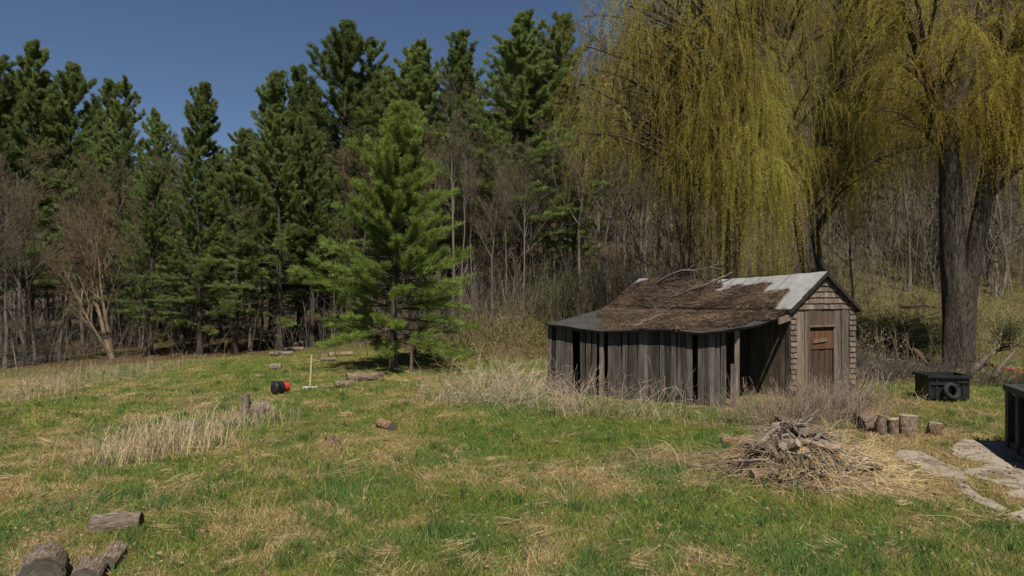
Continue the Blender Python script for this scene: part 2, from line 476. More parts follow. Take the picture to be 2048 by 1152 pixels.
def planks(mb, p0, p1, zb, zt, wmean=.17, gap=.006, th=.022, nrm=None, ranges=None, tint=(1, 1, 1), tv=.22, lean=.01):
    """vertical boards along p0->p1; ranges = list of (f0,f1) fractions to fill"""
    d = p1 - p0; Lw = np.linalg.norm(d); d = d / Lw
    n = np.array([d[1], -d[0]]) if nrm is None else nrm
    for f0, f1 in (ranges or [(0, 1)]):
        s = f0 * Lw
        while s < f1 * Lw - .03:
            w = min(wmean * R.uniform(.75, 1.2), f1 * Lw - s)
            z0 = (zb(s / Lw) if callable(zb) else zb) + R.uniform(-.02, .04)
            z1 = zt(s / Lw) if callable(zt) else zt
            off = R.uniform(0, .012)
            c = v3(p0 + d * s + n * off, z0)
            lx = R.normal(0, lean)
            t = np.array(tint) * (1 + R.normal(0, tv)) * (1 + R.normal(0, .022, 3))
            mb.box(c, v3(d * (w - gap * R.uniform(.6, 2)), 0), v3(n * th, 0), v3(d * lx + n * R.normal(0, .008), z1 - z0), tint=np.clip(t, .4, 1.7))
            s += w
R = rng_(11)
# left long wall (inside the lean-to), right long wall, rear wall
FF = A + SD * L; B = A + GD * W; FB = B + SD * L
nl = -GD
m = MB(); planks(m, A + SD * .03, FF, .0, EAVE_Z + .02, .16, nrm=nl, tint=(1.9, 1.5, 1.2)); part(m, 'side_wall', M_wood)  # left wall tint brightened so its sunlit part shows
m = MB(); planks(m, B + SD * .03, FB, .0, EAVE_Z + .02, .16, nrm=GD); part(m, 'side_wall', M_wood)
m = MB(); planks(m, FF, FB, .0, lambda f: roof_z(f * W) - .06, .16, nrm=SD); part(m, 'rear_wall', M_wood)
# front gable wall: backing boards around the door
def ge(px): return on_line(px, A, B) * W
def gz(py, px):
    f = ge(px) / W; d = A[1] + (B[1] - A[1]) * f
    return Zat(py, d)
nf = -SD
e_l, e_d0, e_d1, e_r = ge(1592), ge(1617), ge(1667), ge(1697)
z_g = gz(618, 1640); z_dt = gz(653, 1640)
m = MB()
planks(m, A + GD * e_l, A + GD * e_d0, .05, z_g, .30, nrm=nf, tint=(1.15, 1.05, .95), tv=.1)
part(m, 'front_panel', M_wood_tan)
m = MB()
planks(m, A + GD * e_d1, A + GD * e_r, .05, z_g, .26, nrm=nf, tint=(.85, .85, .85), tv=.15)
planks(m, A + GD * (e_d0 + .002), A + GD * (e_d1 - .002), z_dt, z_g - .01, .40, nrm=nf * 1.0, tint=(.62, .55, .5), tv=.12)
part(m, 'front_panel', M_wood_tan)
# door, recessed
m = MB()
p0 = A + GD * e_d0 - nf * .06; p1 = A + GD * e_d1 - nf * .06
planks(m, p0, p1, .08, z_dt - .0, .21, nrm=nf, tint=(.8, .82, .85), tv=.12)
door = part(m, 'door', M_wood_red)
m = MB(); planks(m, p0 + nf * .03, p1 + nf * .03, gz(700, 1640), gz(662, 1640), 1.0, nrm=nf, tint=(1.5, 1.15, .95), tv=.02)
part(m, 'upper_panel', M_wood_red, door).parent = door
m = MB()
c = A + GD * ge(1625) + nf * .0
m.box(v3(c, gz(686, 1640)), v3(GD * (ge(1653) - ge(1625)), .04), v3(nf * .025, 0), Z3 * .09, tint=(1.1, 1.0, .9))
part(m, 'latch_board', M_wood_tan, door)
m = MB()
m.box(v3(A + GD * (e_d0 - .03) + nf * .024, z_dt - .01), v3(GD * (e_d1 - e_d0 + .05), 0), v3(nf * .03, 0), Z3 * .05, tint=(1.0, .95, .9))
m.box(v3(A + GD * (e_d0 - .05) + nf * .026, .05), v3(GD * .05, 0), v3(nf * .02, 0), Z3 * (z_dt - .06), tint=(.9, .85, .8))
part(m, 'door_frame', M_wood_tan)
# shingles
m = MB()
def shingle_rows(e0f, e1f, z0, z1, dz):
    z = z0; k = 0
    while z < z1:
        e0, e1 = e0f(z), e1f(z)
        e = e0 + R.uniform(-.05, 0)
        while e < e1:
            w = R.uniform(.08, .16)
            a0, a1 = max(e, e0), min(e + w - .004, e1)
            if a1 - a0 > .02:
                t = np.array((1, .98, .95)) * (1 + R.normal(0, .2))
                zz = z + R.uniform(-.005, .005)
                c = v3(A + GD * a0 + nf * (.036 + R.uniform(0, .006)), zz)
                m.box(c, v3(GD * (a1 - a0), 0), v3(nf * .014, 0), v3(-nf * .034, dz * 1.12), tint=np.clip(t, .5, 1.5))
            e += w
        z += dz
def half(z):  # half width of gable at z
    return max(0, (RIDGE_Z - .07 - z) / (RIDGE_Z - EAVE_Z) * (W / 2 + OVH) - .02)
shingle_rows(lambda z: max(0, W / 2 - half(z + .1)), lambda z: min(W, W / 2 + half(z + .1)), z_g, RIDGE_Z - .12, .155)
shingle_rows(lambda z: -.02, lambda z: e_l, .9, z_g, .145)
shingle_rows(lambda z: -.0, lambda z: e_l - .05, .35, .9, .145)
shingle_rows(lambda z: e_r, lambda z: W + .02, .4, z_g, .145)
part(m, 'shingle_siding', M_shingle)
m = MB()   # solid backing behind the gable shingles
zz = [z_g - .02, EAVE_Z]
prof = [(0.01, 2.2), (W - .01, 2.2), (W - .01, roof_z(W) - .06), (W / 2, RIDGE_Z - .08), (0.01, roof_z(0) - .06)]
vv = [v3(A + GD * e - nf * .005, z) for e, z in prof] + [v3(A + GD * e - nf * .03, z) for e, z in prof]
m.add(vv, tris=[[0, 1, 2], [0, 2, 3], [0, 3, 4], [5, 7, 6], [5, 8, 7], [5, 9, 8]], tint=(.5, .4, .35))
part(m, 'gable_sheathing', M_wood)
for e in (-.03, W):
    m = MB()
    m.box(v3(A + GD * e + nf * .005, .05), v3(GD * .03, 0), v3(-nf * .12, 0), Z3 * (EAVE_Z - .05), tint=(1.1, 1, .9))
    part(m, 'corner_board', M_wood)

# main roof: two slopes and fascia
def roof_pt(a, b, side=0, lift=0.0):
    """a along from gable (-.14 .. L+.1), b 0 ridge .. 1 eave"""
    n = W / 2 - (W / 2 + OVH) * b if side == 0 else W / 2 + (W / 2 + OVH) * b
    z = RIDGE_Z + (EAVE_Z - .0 - RIDGE_Z) * b + sag(a) + lift
    p = A + SD * a + GD * n
    return v3(p, z)
m = MB()
for side in (0, 1):
    na, nb = 41, 9
    for lift, flip in ((0, 0), (-.035, 1)):
        vv = [roof_pt(-.14 + (L + .24) * ia / (na - 1), ib / (nb - 1), side, lift + .006 * math.sin(ia * 1.7 + ib) + (.0015 if side else 0)) for ia in range(na) for ib in range(nb)]
        qq = [[ia * nb + ib, ia * nb + ib + 1, (ia + 1) * nb + ib + 1, (ia + 1) * nb + ib] for ia in range(na - 1) for ib in range(nb - 1)]
        m.add(vv, quads=qq)
part(m, 'roof', M_roofmetal)
m = MB()
for a in (-.145,):
    for side in (0, 1):
        p0 = roof_pt(a, 0, side, -.015); p1 = roof_pt(a, 1, side, -.015)
        m.box(p0 - Z3 * .10, p1 - p0, v3(nf * -.025, 0), Z3 * .112, tint=(.5, .42, .38))
for side in (0, 1):
    p0 = roof_pt(-.12, 1.0, side, -.10); p1 = roof_pt(L + .1, 1.0, side, -.10)
    m.box(p0, p1 - p0, v3(GD * (-.02 if side == 0 else .02), 0), Z3 * .09, tint=(.5, .45, .42))
part(m, 'fascia', M_wood)
for a in (1.05, 2.1, 3.15):
    m = MB()
    p0 = roof_pt(a, .03, 0, .008); p1 = roof_pt(a + .02, .42, 0, .008)
    m.box(p0, p1 - p0, v3(SD * .03, 0), Z3 * .004, tint=(.55, .55, .55))
    part(m, 'roof_seam', M_roofmetal)

# lean-to
EV = [(1094, 648), (1125, 651), (1160, 657), (1200, 662), (1240, 661), (1290, 659), (1330, 658), (1365, 662), (1400, 666), (1440, 662), (1479, 655)]
dirPQ = norm(QQ - PP); nPQ = np.array([dirPQ[1], -dirPQ[0]])
if nPQ[1] > 0: nPQ = -nPQ
P_o = PP + nPQ * .21 - dirPQ * .04; Q_o = QQ + nPQ * .21
def eave_pt(s):
    px = 1094 + (1479 - 1094) * s
    f = on_line(px, P_o, Q_o); p = P_o + (Q_o - P_o) * f
    py = np.interp(px, [e[0] for e in EV], [e[1] for e in EV])
    return v3(p, Zat(py, p[1]))
def lean_pt(s, t, lift=0.0):
    e = eave_pt(s)
    top = roof_pt(L * (1 - s), 1.0, 0, -.03)
    p = e * (1 - t) + top * t
    p[2] += -.05 * math.sin(math.pi * t) * (.3 + s * .7) + lift - .06 * math.sin(math.pi * t) * math.exp(-((s - .95) / .2) ** 2)
    return p
m = MB(); ns, ntt = 61, 15
for lift in (0, -.05):
    vv = [lean_pt(i / (ns - 1), j / (ntt - 1), lift) for i in range(ns) for j in range(ntt)]
    m.add(vv, quads=[[i * ntt + j, i * ntt + j + 1, (i + 1) * ntt + j + 1, (i + 1) * ntt + j] for i in range(ns - 1) for j in range(ntt - 1)])
for fn in (lambda k, l: lean_pt(k, 0, l), lambda k, l: lean_pt(1, k, l), lambda k, l: lean_pt(0, k, l)):
    vv = [fn(i / 60, l) for i in range(61) for l in (0.0005, -.0505)]
    m.add(vv, quads=[[2 * i, 2 * i + 1, 2 * i + 3, 2 * i + 2] for i in range(60)], tint=(.16, .15, .14))
part(m, 'lean_to_roof', M_tar)
# lean-to front boards: ranges in photo columns
def fr(a, b): return (on_line(a, PP, QQ), on_line(b, PP, QQ))
def eave_under(f):
    px = 1024 + F * (PP + (QQ - PP) * f)[0] / (PP + (QQ - PP) * f)[1]
    return lean_pt(min(max((px - 1094) / 385, 0), 1), .07)[2] - .055
m = MB()
planks(m, PP, QQ, .0, eave_under, .135, .007, .022, nPQ, [fr(1095, 1150), fr(1216, 1387), fr(1396, 1454)], (1, .97, .95), .38, .028)
part(m, 'front_boarding', M_wood)
m = MB()
f0, f1 = fr(1163, 1193)
c = PP + (QQ - PP) * f0
for k in range(3):
    w = (f1 - f0) * np.linalg.norm(QQ - PP) / 3
    m.box(v3(c + dirPQ * w * k + nPQ * .03, .02), v3(dirPQ * (w - .008), 0), v3(nPQ * .022, 0), v3(dirPQ * .04 * (k - .7), eave_under(f0) - .05), tint=np.array((1.05, 1, .95)) * (1.1 if k == 2 else .85))
part(m, 'leaning_boards', M_wood)
def post(px, w, z1, tint, name='post', z0=0, off=.02, mat=M_wood):
    m = MB(); f = on_line(px, PP, QQ); c = PP + (QQ - PP) * f
    m.box(v3(c + nPQ * off, z0), v3(dirPQ * w, 0), v3(-nPQ * w, 0), v3(dirPQ * .01, z1 - z0), tint=tint)
    return part(m, name, mat)
post(1199, .10, eave_under(.3) + .01, (2.1, 2.0, 1.85))
post(1469, .10, Zat(660, 16.3), (2.6, 2.4, 2.15))
post(1461, .09, 1.15, (1.9, 1.75, 1.6), 'broken_board', 0, .03)
post(1391, .07, eave_under(.78), (.5, .45, .4), off=-.12)
m = MB(); planks(m, PP + (FF - PP) * .02, FF, .0, lambda f: 1.85 + .5 * f, .18, nrm=norm(np.array([-(FF - PP)[1], (FF - PP)[0]])))
part(m, 'end_boarding', M_wood)
m = MB()  # header beams of the open end
b0 = v3(A + nl * .03, 2.15); b1 = v3(A + (QQ - A) * .26, 2.06)
m.box(b0 + v3(nf * .02, 0), b1 - b0, v3(nf * .04, 0), Z3 * .16, tint=(1.25, 1.15, 1.0))
b0 = v3(PP - nPQ * .08, 1.80); b1 = v3(QQ - nPQ * .08, 1.88)
m.box(b0, b1 - b0, v3(-nPQ * .05, 0), Z3 * .12, tint=(.6, .55, .5))
part(m, 'beam', M_wood_tan)
m = MB()   # dark-tinted block painting the shade of an opening at foot of the boards
f = on_line(1352, PP, QQ); c = PP + (QQ - PP) * f
m.box(v3(c + nPQ * .03, .03), v3(dirPQ * .18, 0), v3(nPQ * .03, 0), Z3 * .30, tint=(.35, .33, .3))
part(m, 'painted_opening', M_wood)

# litter on the roofs
R = rng_(21)
def litter_ok_main(a, b):
    nz = fbm(np.array([a * 1.4]), np.array([b * 3.0]), 71, 4)[0] - .5
    lim = np.interp(a, [-.2, .25, .55, 1.2, 2.2, 3.0, 3.7, 4.4, 6.2, 7.2, 8.2], [1.3, 1.05, .54, .36, .34, .36, .2, -.1, -.3, -.2, .3])
    return b + .55 * nz > lim
def litter_ok_lean(s, t):
    nz = fbm(np.array([s * 12]), np.array([t * 4.0]), 73, 4)[0] - .5
    lo = np.interp(s, [0, .12, .25, .4, .75, .85, 1], [.9, .45, .1, .06, .10, .25, .75])
    return t + .5 * nz > lo
m = MB()
def patch(fn, ok, na, nb, seed, hi=.055):
    ia, ib = np.meshgrid(np.arange(na), np.arange(nb), indexing='ij')
    vv = np.zeros((na, nb, 3)); okm = np.zeros((na, nb), bool)
    for i in range(na):
        for j in range(nb):
            a, b = i / (na - 1), j / (nb - 1)
            okm[i, j] = ok(a, b)
            vv[i, j] = fn(a, b)
    nzz = fbm(vv[..., 0] * 2.3, vv[..., 1] * 2.3, seed, 4)
    inner = okm.copy()
    inner[1:-1, 1:-1] = okm[1:-1, 1:-1] & okm[:-2, 1:-1] & okm[2:, 1:-1] & okm[1:-1, :-2] & okm[1:-1, 2:]
    vv[..., 2] += np.where(inner, .012 + hi * np.clip(nzz * 1.8 - .3, .1, 1.5), .003)
    idx = ia * nb + ib
    qd = np.stack([idx[:-1, :-1], idx[:-1, 1:], idx[1:, 1:], idx[1:, :-1]], -1)
    keep = okm[:-1, :-1] & okm[1:, :-1] & okm[:-1, 1:] & okm[1:, 1:]
    nz3 = fbm(vv[..., 0] * .9, vv[..., 1] * .9, seed + 4, 3)
    t = np.where(nz3[..., None] > .5, np.array([.55, .55, .58]), np.array([1.1, 1.0, .92])) * (.85 + .3 * nzz[..., None])
    m.add(vv.reshape(-1, 3), quads=qd[keep].reshape(-1, 4), tint=t.reshape(-1, 3))
patch(lambda a, b: roof_pt(-.1 + (L + .15) * a, b, 0, .004), lambda a, b: litter_ok_main(-.1 + (L + .15) * a, b), 130, 40, 81)
patch(lambda s, t: lean_pt(s, t, .004), litter_ok_lean, 140, 60, 83)
# loose needles, twigs
pts = []
while len(pts) < 9000:
    if R.random() < .45:
        a, b = R.uniform(-.1, L), R.random()
        if litter_ok_main(a, b): pts.append(roof_pt(a, b, 0, .03))
    else:
        s, t = R.random(), R.random()
        if litter_ok_lean(s, t): pts.append(lean_pt(s, t, .03))
pts = np.array(pts)
th = R.uniform(0, 2 * np.pi, len(pts)); ln = R.gamma(2, .09, len(pts)) + .05
dv = np.stack([np.cos(th), np.sin(th), R.normal(0, .18, len(pts))], 1) * ln[:, None]
bend = R.normal(0, .02, pts.shape)
Pt = np.stack([pts - dv / 2, pts + bend + Z3 * .02, pts + dv / 2], 1)
tn = np.array([.85, .75, .66]) * R.gamma(2, .5, (len(pts), 1)).clip(.15, 2.2) * np.where(fbm(pts[:, 0] * .8, pts[:, 1] * .8, 88, 2)[:, None] > .5, .6, 1.1)
rd = np.repeat(R.uniform(.002, .006, (len(pts), 1)), 3, 1)
m2 = MB(); m2.tubes(Pt, rd, 3, tn)
lit = m.build('roof_litter', M_litter, smooth_=True)
tag(lit, 'brown needle and twig litter matted over the shed roof', 'litter', kind='stuff')
tw = m2.build('loose_twigs', M_twig, lit)
tag(tw, kind='stuff')

# ------------------------------------------------------------------ branch growing
def grow(P0, D0, Ln, n, wob=.12, trop=0.0, grav=0.0):
    """polylines from points, directions, lengths -> (N,n,3)"""
    N = len(P0); out = np.empty((N, n, 3)); out[:, 0] = P0
    d = norm(D0); st = (np.asarray(Ln) / (n - 1))[:, None]
    for k in range(1, n):
        ex = np.zeros((N, 3)); ex[:, 2] = trop - grav * k / n
        d = norm(d + R.normal(0, wob, (N, 3)) + ex)
        out[:, k] = out[:, k - 1] + d * st
    return out
def children(Pt, Rd, m, t0, t1, ang, lratio, rratio, up=.25, jit=.35):
    """m children per parent: start points, dirs, lengths, radii"""
    N, n, _ = Pt.shape
    t = t0 + (t1 - t0) * (np.arange(m)[None] + R.random((N, m))) / m
    f = t * (n - 1); i = np.minimum(f.astype(int), n - 2); w = (f - i)[..., None]
    row = np.arange(N)[:, None]
    p = Pt[row, i] * (1 - w) + Pt[row, i + 1] * w
    tan = norm(Pt[row, i + 1] - Pt[row, i])
    r = Rd[row, i] * (1 - w[..., 0]) + Rd[row, i + 1] * w[..., 0]
    plen = np.linalg.norm(np.diff(Pt, axis=1), axis=2).sum(1)[:, None]
    rv = R.normal(size=(N, m, 3)); perp = norm(rv - (rv * tan).sum(-1, keepdims=True) * tan)
    a = ang + R.normal(0, jit * .4, (N, m))[..., None]
    d = norm(tan * np.cos(a) + perp * np.sin(a) + np.array([0, 0, up]))
    ln = plen * lratio * (1.15 - .6 * t) * R.uniform(.65, 1.25, (N, m))
    rr = np.minimum(r * rratio, r * .9)
    return p.reshape(-1, 3), d.reshape(-1, 3), ln.ravel(), rr.ravel()
def taper(r, n, end=.35):
    return r[:, None] * np.linspace(1, end, n)[None]

def bare_tree(seed, H, r0, t0=.35, nlimb=14, ang=.75, lr=.42, wob=.07, forks=1, buds=0, budcol=(1, 1, 1), bark=None, up=.3, tint=(1, 1, 1), fine=5, lean=.04):
    global R
    R = rng_(seed)
    root = empty('bare_tree', (0, 0, 0)); root['category'] = 'tree'
    tr, cr = MB(), MB()
    P0 = np.zeros((forks, 3)); P0[:, :2] = R.normal(0, r0 * .6, (forks, 2)) * (forks > 1)
    P0[:, 2] = -.25
    D0 = np.tile([0, 0, 1.0], (forks, 1)); D0[:, :2] += R.normal(0, lean if forks == 1 else .28, (forks, 2))
    T0 = grow(P0, D0, np.full(forks, H) * R.uniform(.8, 1.05, forks), 11, wob, .06)
    r = np.full(forks, r0) * R.uniform(.75, 1, forks)
    R0 = taper(r, 11, .12); R0[:, 0] *= 1.5; R0[:, 1] *= 1.05
    tr.tubes(T0, R0, 8, tint)
    p, d, l, rr = children(T0, R0, nlimb, t0, .98, ang, lr, .55, up)
    T1 = grow(p, d, l, 7, .14, .07); R1 = taper(rr, 7, .25); tr.tubes(T1, R1, 5, tint)
    p, d, l, rr = children(T1, R1, 6, .2, 1, .7, .45, .6, .15)
    T2 = grow(p, d, l, 5, .16, .05); R2 = np.maximum(taper(rr, 5, .3), .006); tr.tubes(T2, R2, 4, tint)
    p, d, l, rr = children(T2, R2, 7, .15, 1, .7, .55, .65, .1)
    T3 = grow(p, d, l, 4, .15, .04); R3 = np.maximum(taper(rr, 4, .4), .0055); cr.tubes(T3, R3, 3, tint)
    p, d, l, rr = children(T3, R3, fine, .2, 1, .7, .6, .7, .1)
    T4 = grow(p, d, l, 3, .15, .04); R4 = np.maximum(taper(rr, 3, .5), .0045); cr.tubes(T4, R4, 3, tint)
    tr.build('trunk', bark or M_bare, root, True)
    co = cr.build('crown', M_twig, root, True)
    if buds:
        b = MB(); tips = T4[:, 1:].reshape(-1, 3)
        tips = tips[R.integers(0, len(tips), buds)] + R.normal(0, .05, (buds, 3))
        b.leaves(tips, norm(R.normal(size=(buds, 3))), R.uniform(.05, .10, buds), R.uniform(.03, .05, buds), np.array(budcol) * R.uniform(.6, 1.3, (buds, 1)))
        b.build('spring_buds', M_bud, root)
    return root

def pine_tree(seed, H, crown0, spread, r0, bpw=5, step=.5, needle=.20, nw=.018, per=19, mat=None, ascend=.35, lat=12, tuft=7, near=False, gappy=.12, prof=.75):
    global R
    R = rng_(seed)
    root = empty('pine_tree', (0, 0, 0)); root['category'] = 'tree'
    tr = MB(); n = 14
    T0 = grow(np.array([[0, 0, -.25]]), np.array([[0, 0, 1.0]]), np.array([H]), n, .015, .05)
    R0 = taper(np.array([r0]), n, .06); R0[:, 0] *= 1.3
    tr.tubes(T0, R0, 9)
    # boughs in whorls
    zs = [crown0]
    while zs[-1] < H - .15: zs.append(zs[-1] + step * (1.55 - .85 * (zs[-1] - crown0) / (H - crown0)))
    zs = [z for z in zs if z < H - .1]
    starts, dirs, lens, rads, trops = [], [], [], [], []
    for z in zs:
        f = (z - crown0) / (H - crown0)
        Lz = spread * (max(1 - f, 0)) ** prof * (0.55 + .45 * min(1, f / .15 + .4)) + .22
        nb = bpw if f < .85 else 4
        a0 = R.uniform(0, 6.28)
        irregular = R.uniform(.75, 1.15)
        for k in range(nb):
            if R.random() < gappy: continue
            a = a0 + k * 6.283 / nb + R.normal(0, .22)
            el = -.10 + ascend * f * 2.3 + R.normal(0, .13)
            p = np.array([np.interp(z, T0[0, :, 2], T0[0, :, 0]), np.interp(z, T0[0, :, 2], T0[0, :, 1]), z + R.normal(0, step * .14)])
            starts.append(p); dirs.append([math.cos(a) * math.cos(el), math.sin(a) * math.cos(el), math.sin(el)])
            lens.append(Lz * irregular * R.uniform(.5, 1.25)); rads.append(.012 + .02 * Lz / 3); trops.append(.01 + .10 * f)
    starts, dirs, lens, rads, trops = map(np.array, (starts, dirs, lens, rads, trops))
    T1 = grow(starts, dirs, lens, 7, .05, trops)
    R1 = taper(rads, 7, .3); tr.tubes(T1, R1, 4)
    # dead lower snags
    nd = 26
    zz = R.uniform(crown0 * .25, crown0 + 1, nd); aa = R.uniform(0, 6.28, nd)
    sp = np.stack([np.zeros(nd), np.zeros(nd), zz], 1); sd = np.stack([np.cos(aa), np.sin(aa), R.normal(-.1, .15, nd)], 1)
    TD = grow(sp, sd, R.uniform(.5, spread * .7, nd), 5, .12, -.02); tr.tubes(TD, taper(np.full(nd, .016), 5, .3), 3, (1.3, 1.2, 1.1))
    p, d, l, rr = children(T1, R1, lat, .22, 1, .62, .30, .5, .05)
    fz = np.clip((p[:, 2] - crown0) / (H - crown0), 0, 1)
    d[:, 2] *= .22 + .5 * fz; d = norm(d + np.stack([0 * fz, 0 * fz, .05 + .14 * fz], 1))
    l = np.maximum(l * (1 - .5 * fz) * R.uniform(.6, 1.25, len(l)), .16)
    T2 = grow(p, d, l, 4, .08, .03 + .09 * fz); tr.tubes(T2, np.maximum(taper(rr, 4, .4), .004), 3)
    tr.build('trunk', M_barepine, root, True)
    # needle tufts
    def samples(T, m, t0):
        N, nn, _ = T.shape
        t = t0 + (1 - t0) * (np.arange(m)[None] + R.random((N, m))) / m
        t[:, -1] = 1.0
        f = t * (nn - 1); i = np.minimum(f.astype(int), nn - 2); w = (f - i)[..., None]; row = np.arange(N)[:, None]
        return (T[row, i] * (1 - w) + T[row, i + 1] * w).reshape(-1, 3), norm(T[row, i + 1] - T[row, i]).reshape(-1, 3)
    a, ad = samples(T2, tuft, .25); b, bd = samples(T1, 12, .3)
    ld = np.linspace(H - .9, H - .1, 12); lp_ = np.stack([np.interp(ld, T0[0, :, 2], T0[0, :, 0]), np.interp(ld, T0[0, :, 2], T0[0, :, 1]), ld], 1)
    tp = np.concatenate([a, b, lp_]); td = np.concatenate([ad, bd, np.tile([0, 0, 1.0], (12, 1))]); M = len(tp)
    hf = np.clip((tp[:, 2] - crown0) / (H - crown0), 0, 1)
    tuftc = R.uniform(.6, 1.35, (M, 1)) * np.array([1, 1, 1]) * (1 + R.normal(0, .08, (M, 3)))
    pos = np.repeat(tp, per, 0) + R.normal(0, .045, (M * per, 3))
    dd = norm(np.repeat(td, per, 0) * .9 + R.normal(0, .5, (M * per, 3)) * np.array([1, 1, .7]) + np.array([0, 0, .24]))
    cr = MB(); cr.leaves(pos, dd, needle * R.uniform(.7, 1.25, M * per) * np.repeat(1.1 - .4 * hf, per), nw, np.repeat(np.clip(tuftc, .4, 1.7), per, 0) * R.uniform(.8, 1.2, (M * per, 1)))
    cr.build('crown', mat or M_pine, root)
    return root

def place(proto, used, loc, rz, sc, label, group=None):
    if id(proto) not in used:
        used.add(id(proto))
        proto.location = tuple(float(a) for a in loc); proto.rotation_euler = (0, 0, rz); proto.scale = sc
        proto['label'] = label
        if group: proto['group'] = group
        return proto
    return dup(proto, loc, rz, sc, label, group)
used = set()

# ------------------------------------------------------------------ pines
PH = 18.0
pines = [pine_tree(101, PH, 3.6, 4.6, .24, 6, .48, ascend=.42, prof=.7), pine_tree(102, PH, 4.5, 4.0, .22, 6, .48, ascend=.5, prof=.62), pine_tree(103, PH, 2.8, 5.2, .26, 6, .48, ascend=.5, prof=.75, gappy=.2),
         pine_tree(104, PH, 5.5, 3.2, .20, 6, .46, ascend=.55, prof=.55), pine_tree(105, PH, 2.6, 4.8, .25, 6, .55, ascend=.35, gappy=.22, prof=.62)]
# (photo column, photo row of top, depth, prototype, width factor, label)
NP = [
 (5, 72, 44, 1, 1.0, 'dark pine at the far left of the tree line, cut by the frame edge'),
 (58, 96, 46, 0, 1.0, 'dark pine second from the left along the tree line'),
 (132, 124, 47, 2, 1.0, 'broad dark pine third from the left along the tree line'),
 (185, 165, 52, 1, .9, 'lower pine between the broad left pines and the rounded pine'),
 (240, 168, 46, 4, .9, 'rounded pine just left of the low dip in the skyline'),
 (322, 226, 45, 2, .8, 'pale green low pine in the dip of the skyline left of the pointed pine'),
 (390, 165, 43, 3, 1.0, 'narrow pointed pine standing alone just left of the blue sky notch'),
 (440, 300, 47, 0, .8, 'short pine under the lowest notch of blue sky'),
 (545, 150, 44, 2, 1.0, 'pine with upswept left boughs right of the blue sky notch'),
 (600, 130, 45, 0, .9, 'pine tucked against the left side of the tallest pine'),
 (680, 38, 44, 2, 1.12, 'tallest broad pine rising above the bright young pine'),
 (735, 95, 46, 4, .9, 'pine filling the right shoulder of the tallest pine'),
 (793, 100, 44, 1, 1.1, 'slim pine between the tallest pine and the twiggy budding tree'),
 (842, 102, 44, 3, 1.1, 'slim yellowish pine left of the dense conical pine'),
 (905, 80, 43, 3, 1.1, 'dense narrow conical pine standing alone against the sky'),
 (1028, 40, 40, 0, 1.3, 'tall pine with a steep tip, left of the willow crown'),
 (1092, 28, 41.5, 1, 1.2, 'tall pine tip touching the left edge of the willow crown'),
 (1135, 330, 38, 0, .85, 'green pine low behind the left end of the shed'),
 (300, 330, 37, 2, .85, 'front pine with low spreading boughs left of the bare forked tree gap'),
 (400, 300, 37, 4, .9, 'front pine with low layered boughs over the dark trunks'),
 (470, 260, 37.5, 0, .9, 'front pine with flat low boughs beside the dark forest opening'),
 (560, 230, 37.5, 4, 1.0, 'front pine with sunlit boughs left of the bright young pine'),
 (625, 250, 38.5, 1, .9, 'dark front pine directly behind the left of the young pine'),
]
R = rng_(300); rp = rng_(301)
for px, py, d, k, wf, lab in NP:
    g = ground(px, d); H = Zat(py, d) - g[2]
    s = H / PH
    place(pines[k], used, g, rp.uniform(0, 6.28), (s * wf * 1.16, s * wf * 1.16, s), lab)
# pines deeper in the wood
for i in range(44):
    px = rp.uniform(-300, 1150); d = rp.uniform(52, 90)
    g = ground(px, d)
    top = np.interp(px, [-300, 0, 150, 300, 440, 560, 680, 800, 1150], [80, 110, 170, 270, 310, 190, 110, 130, 90]) + rp.uniform(15, 90)
    s = (Zat(top, d) - g[2]) / PH
    place(pines[rp.integers(0, 5)], used, g, rp.uniform(0, 6.28), (s * .85, s * .85, s), 'dark pine deep in the wood behind the front row of pines', 'pines deep in the wood')
# a few pines on the right hillside
for i in range(8):
    px = [1180, 1230, 1300, 1680, 1740, 1800, 1975, 2060][i]; d = rp.uniform(48, 70); g = ground(px, d); s = rp.uniform(.5, .75)
    place(pines[rp.integers(0, 5)], used, g, rp.uniform(0, 6.28), (s, s, s), 'dark pine half hidden by willow strands on the wooded hillside', 'pines on the hillside')
# bright young pine in the meadow
yp = pine_tree(150, 9.9, 1.15, 3.2, .17, bpw=8, step=.27, needle=.17, nw=.0135, per=18, mat=M_pine_near, ascend=.5, lat=13, tuft=7, gappy=.2, prof=.66)
place(yp, used, G(787, 741), 1.0, (1, 1, 1), 'bright green young pine standing alone at the meadow edge left of the shed')

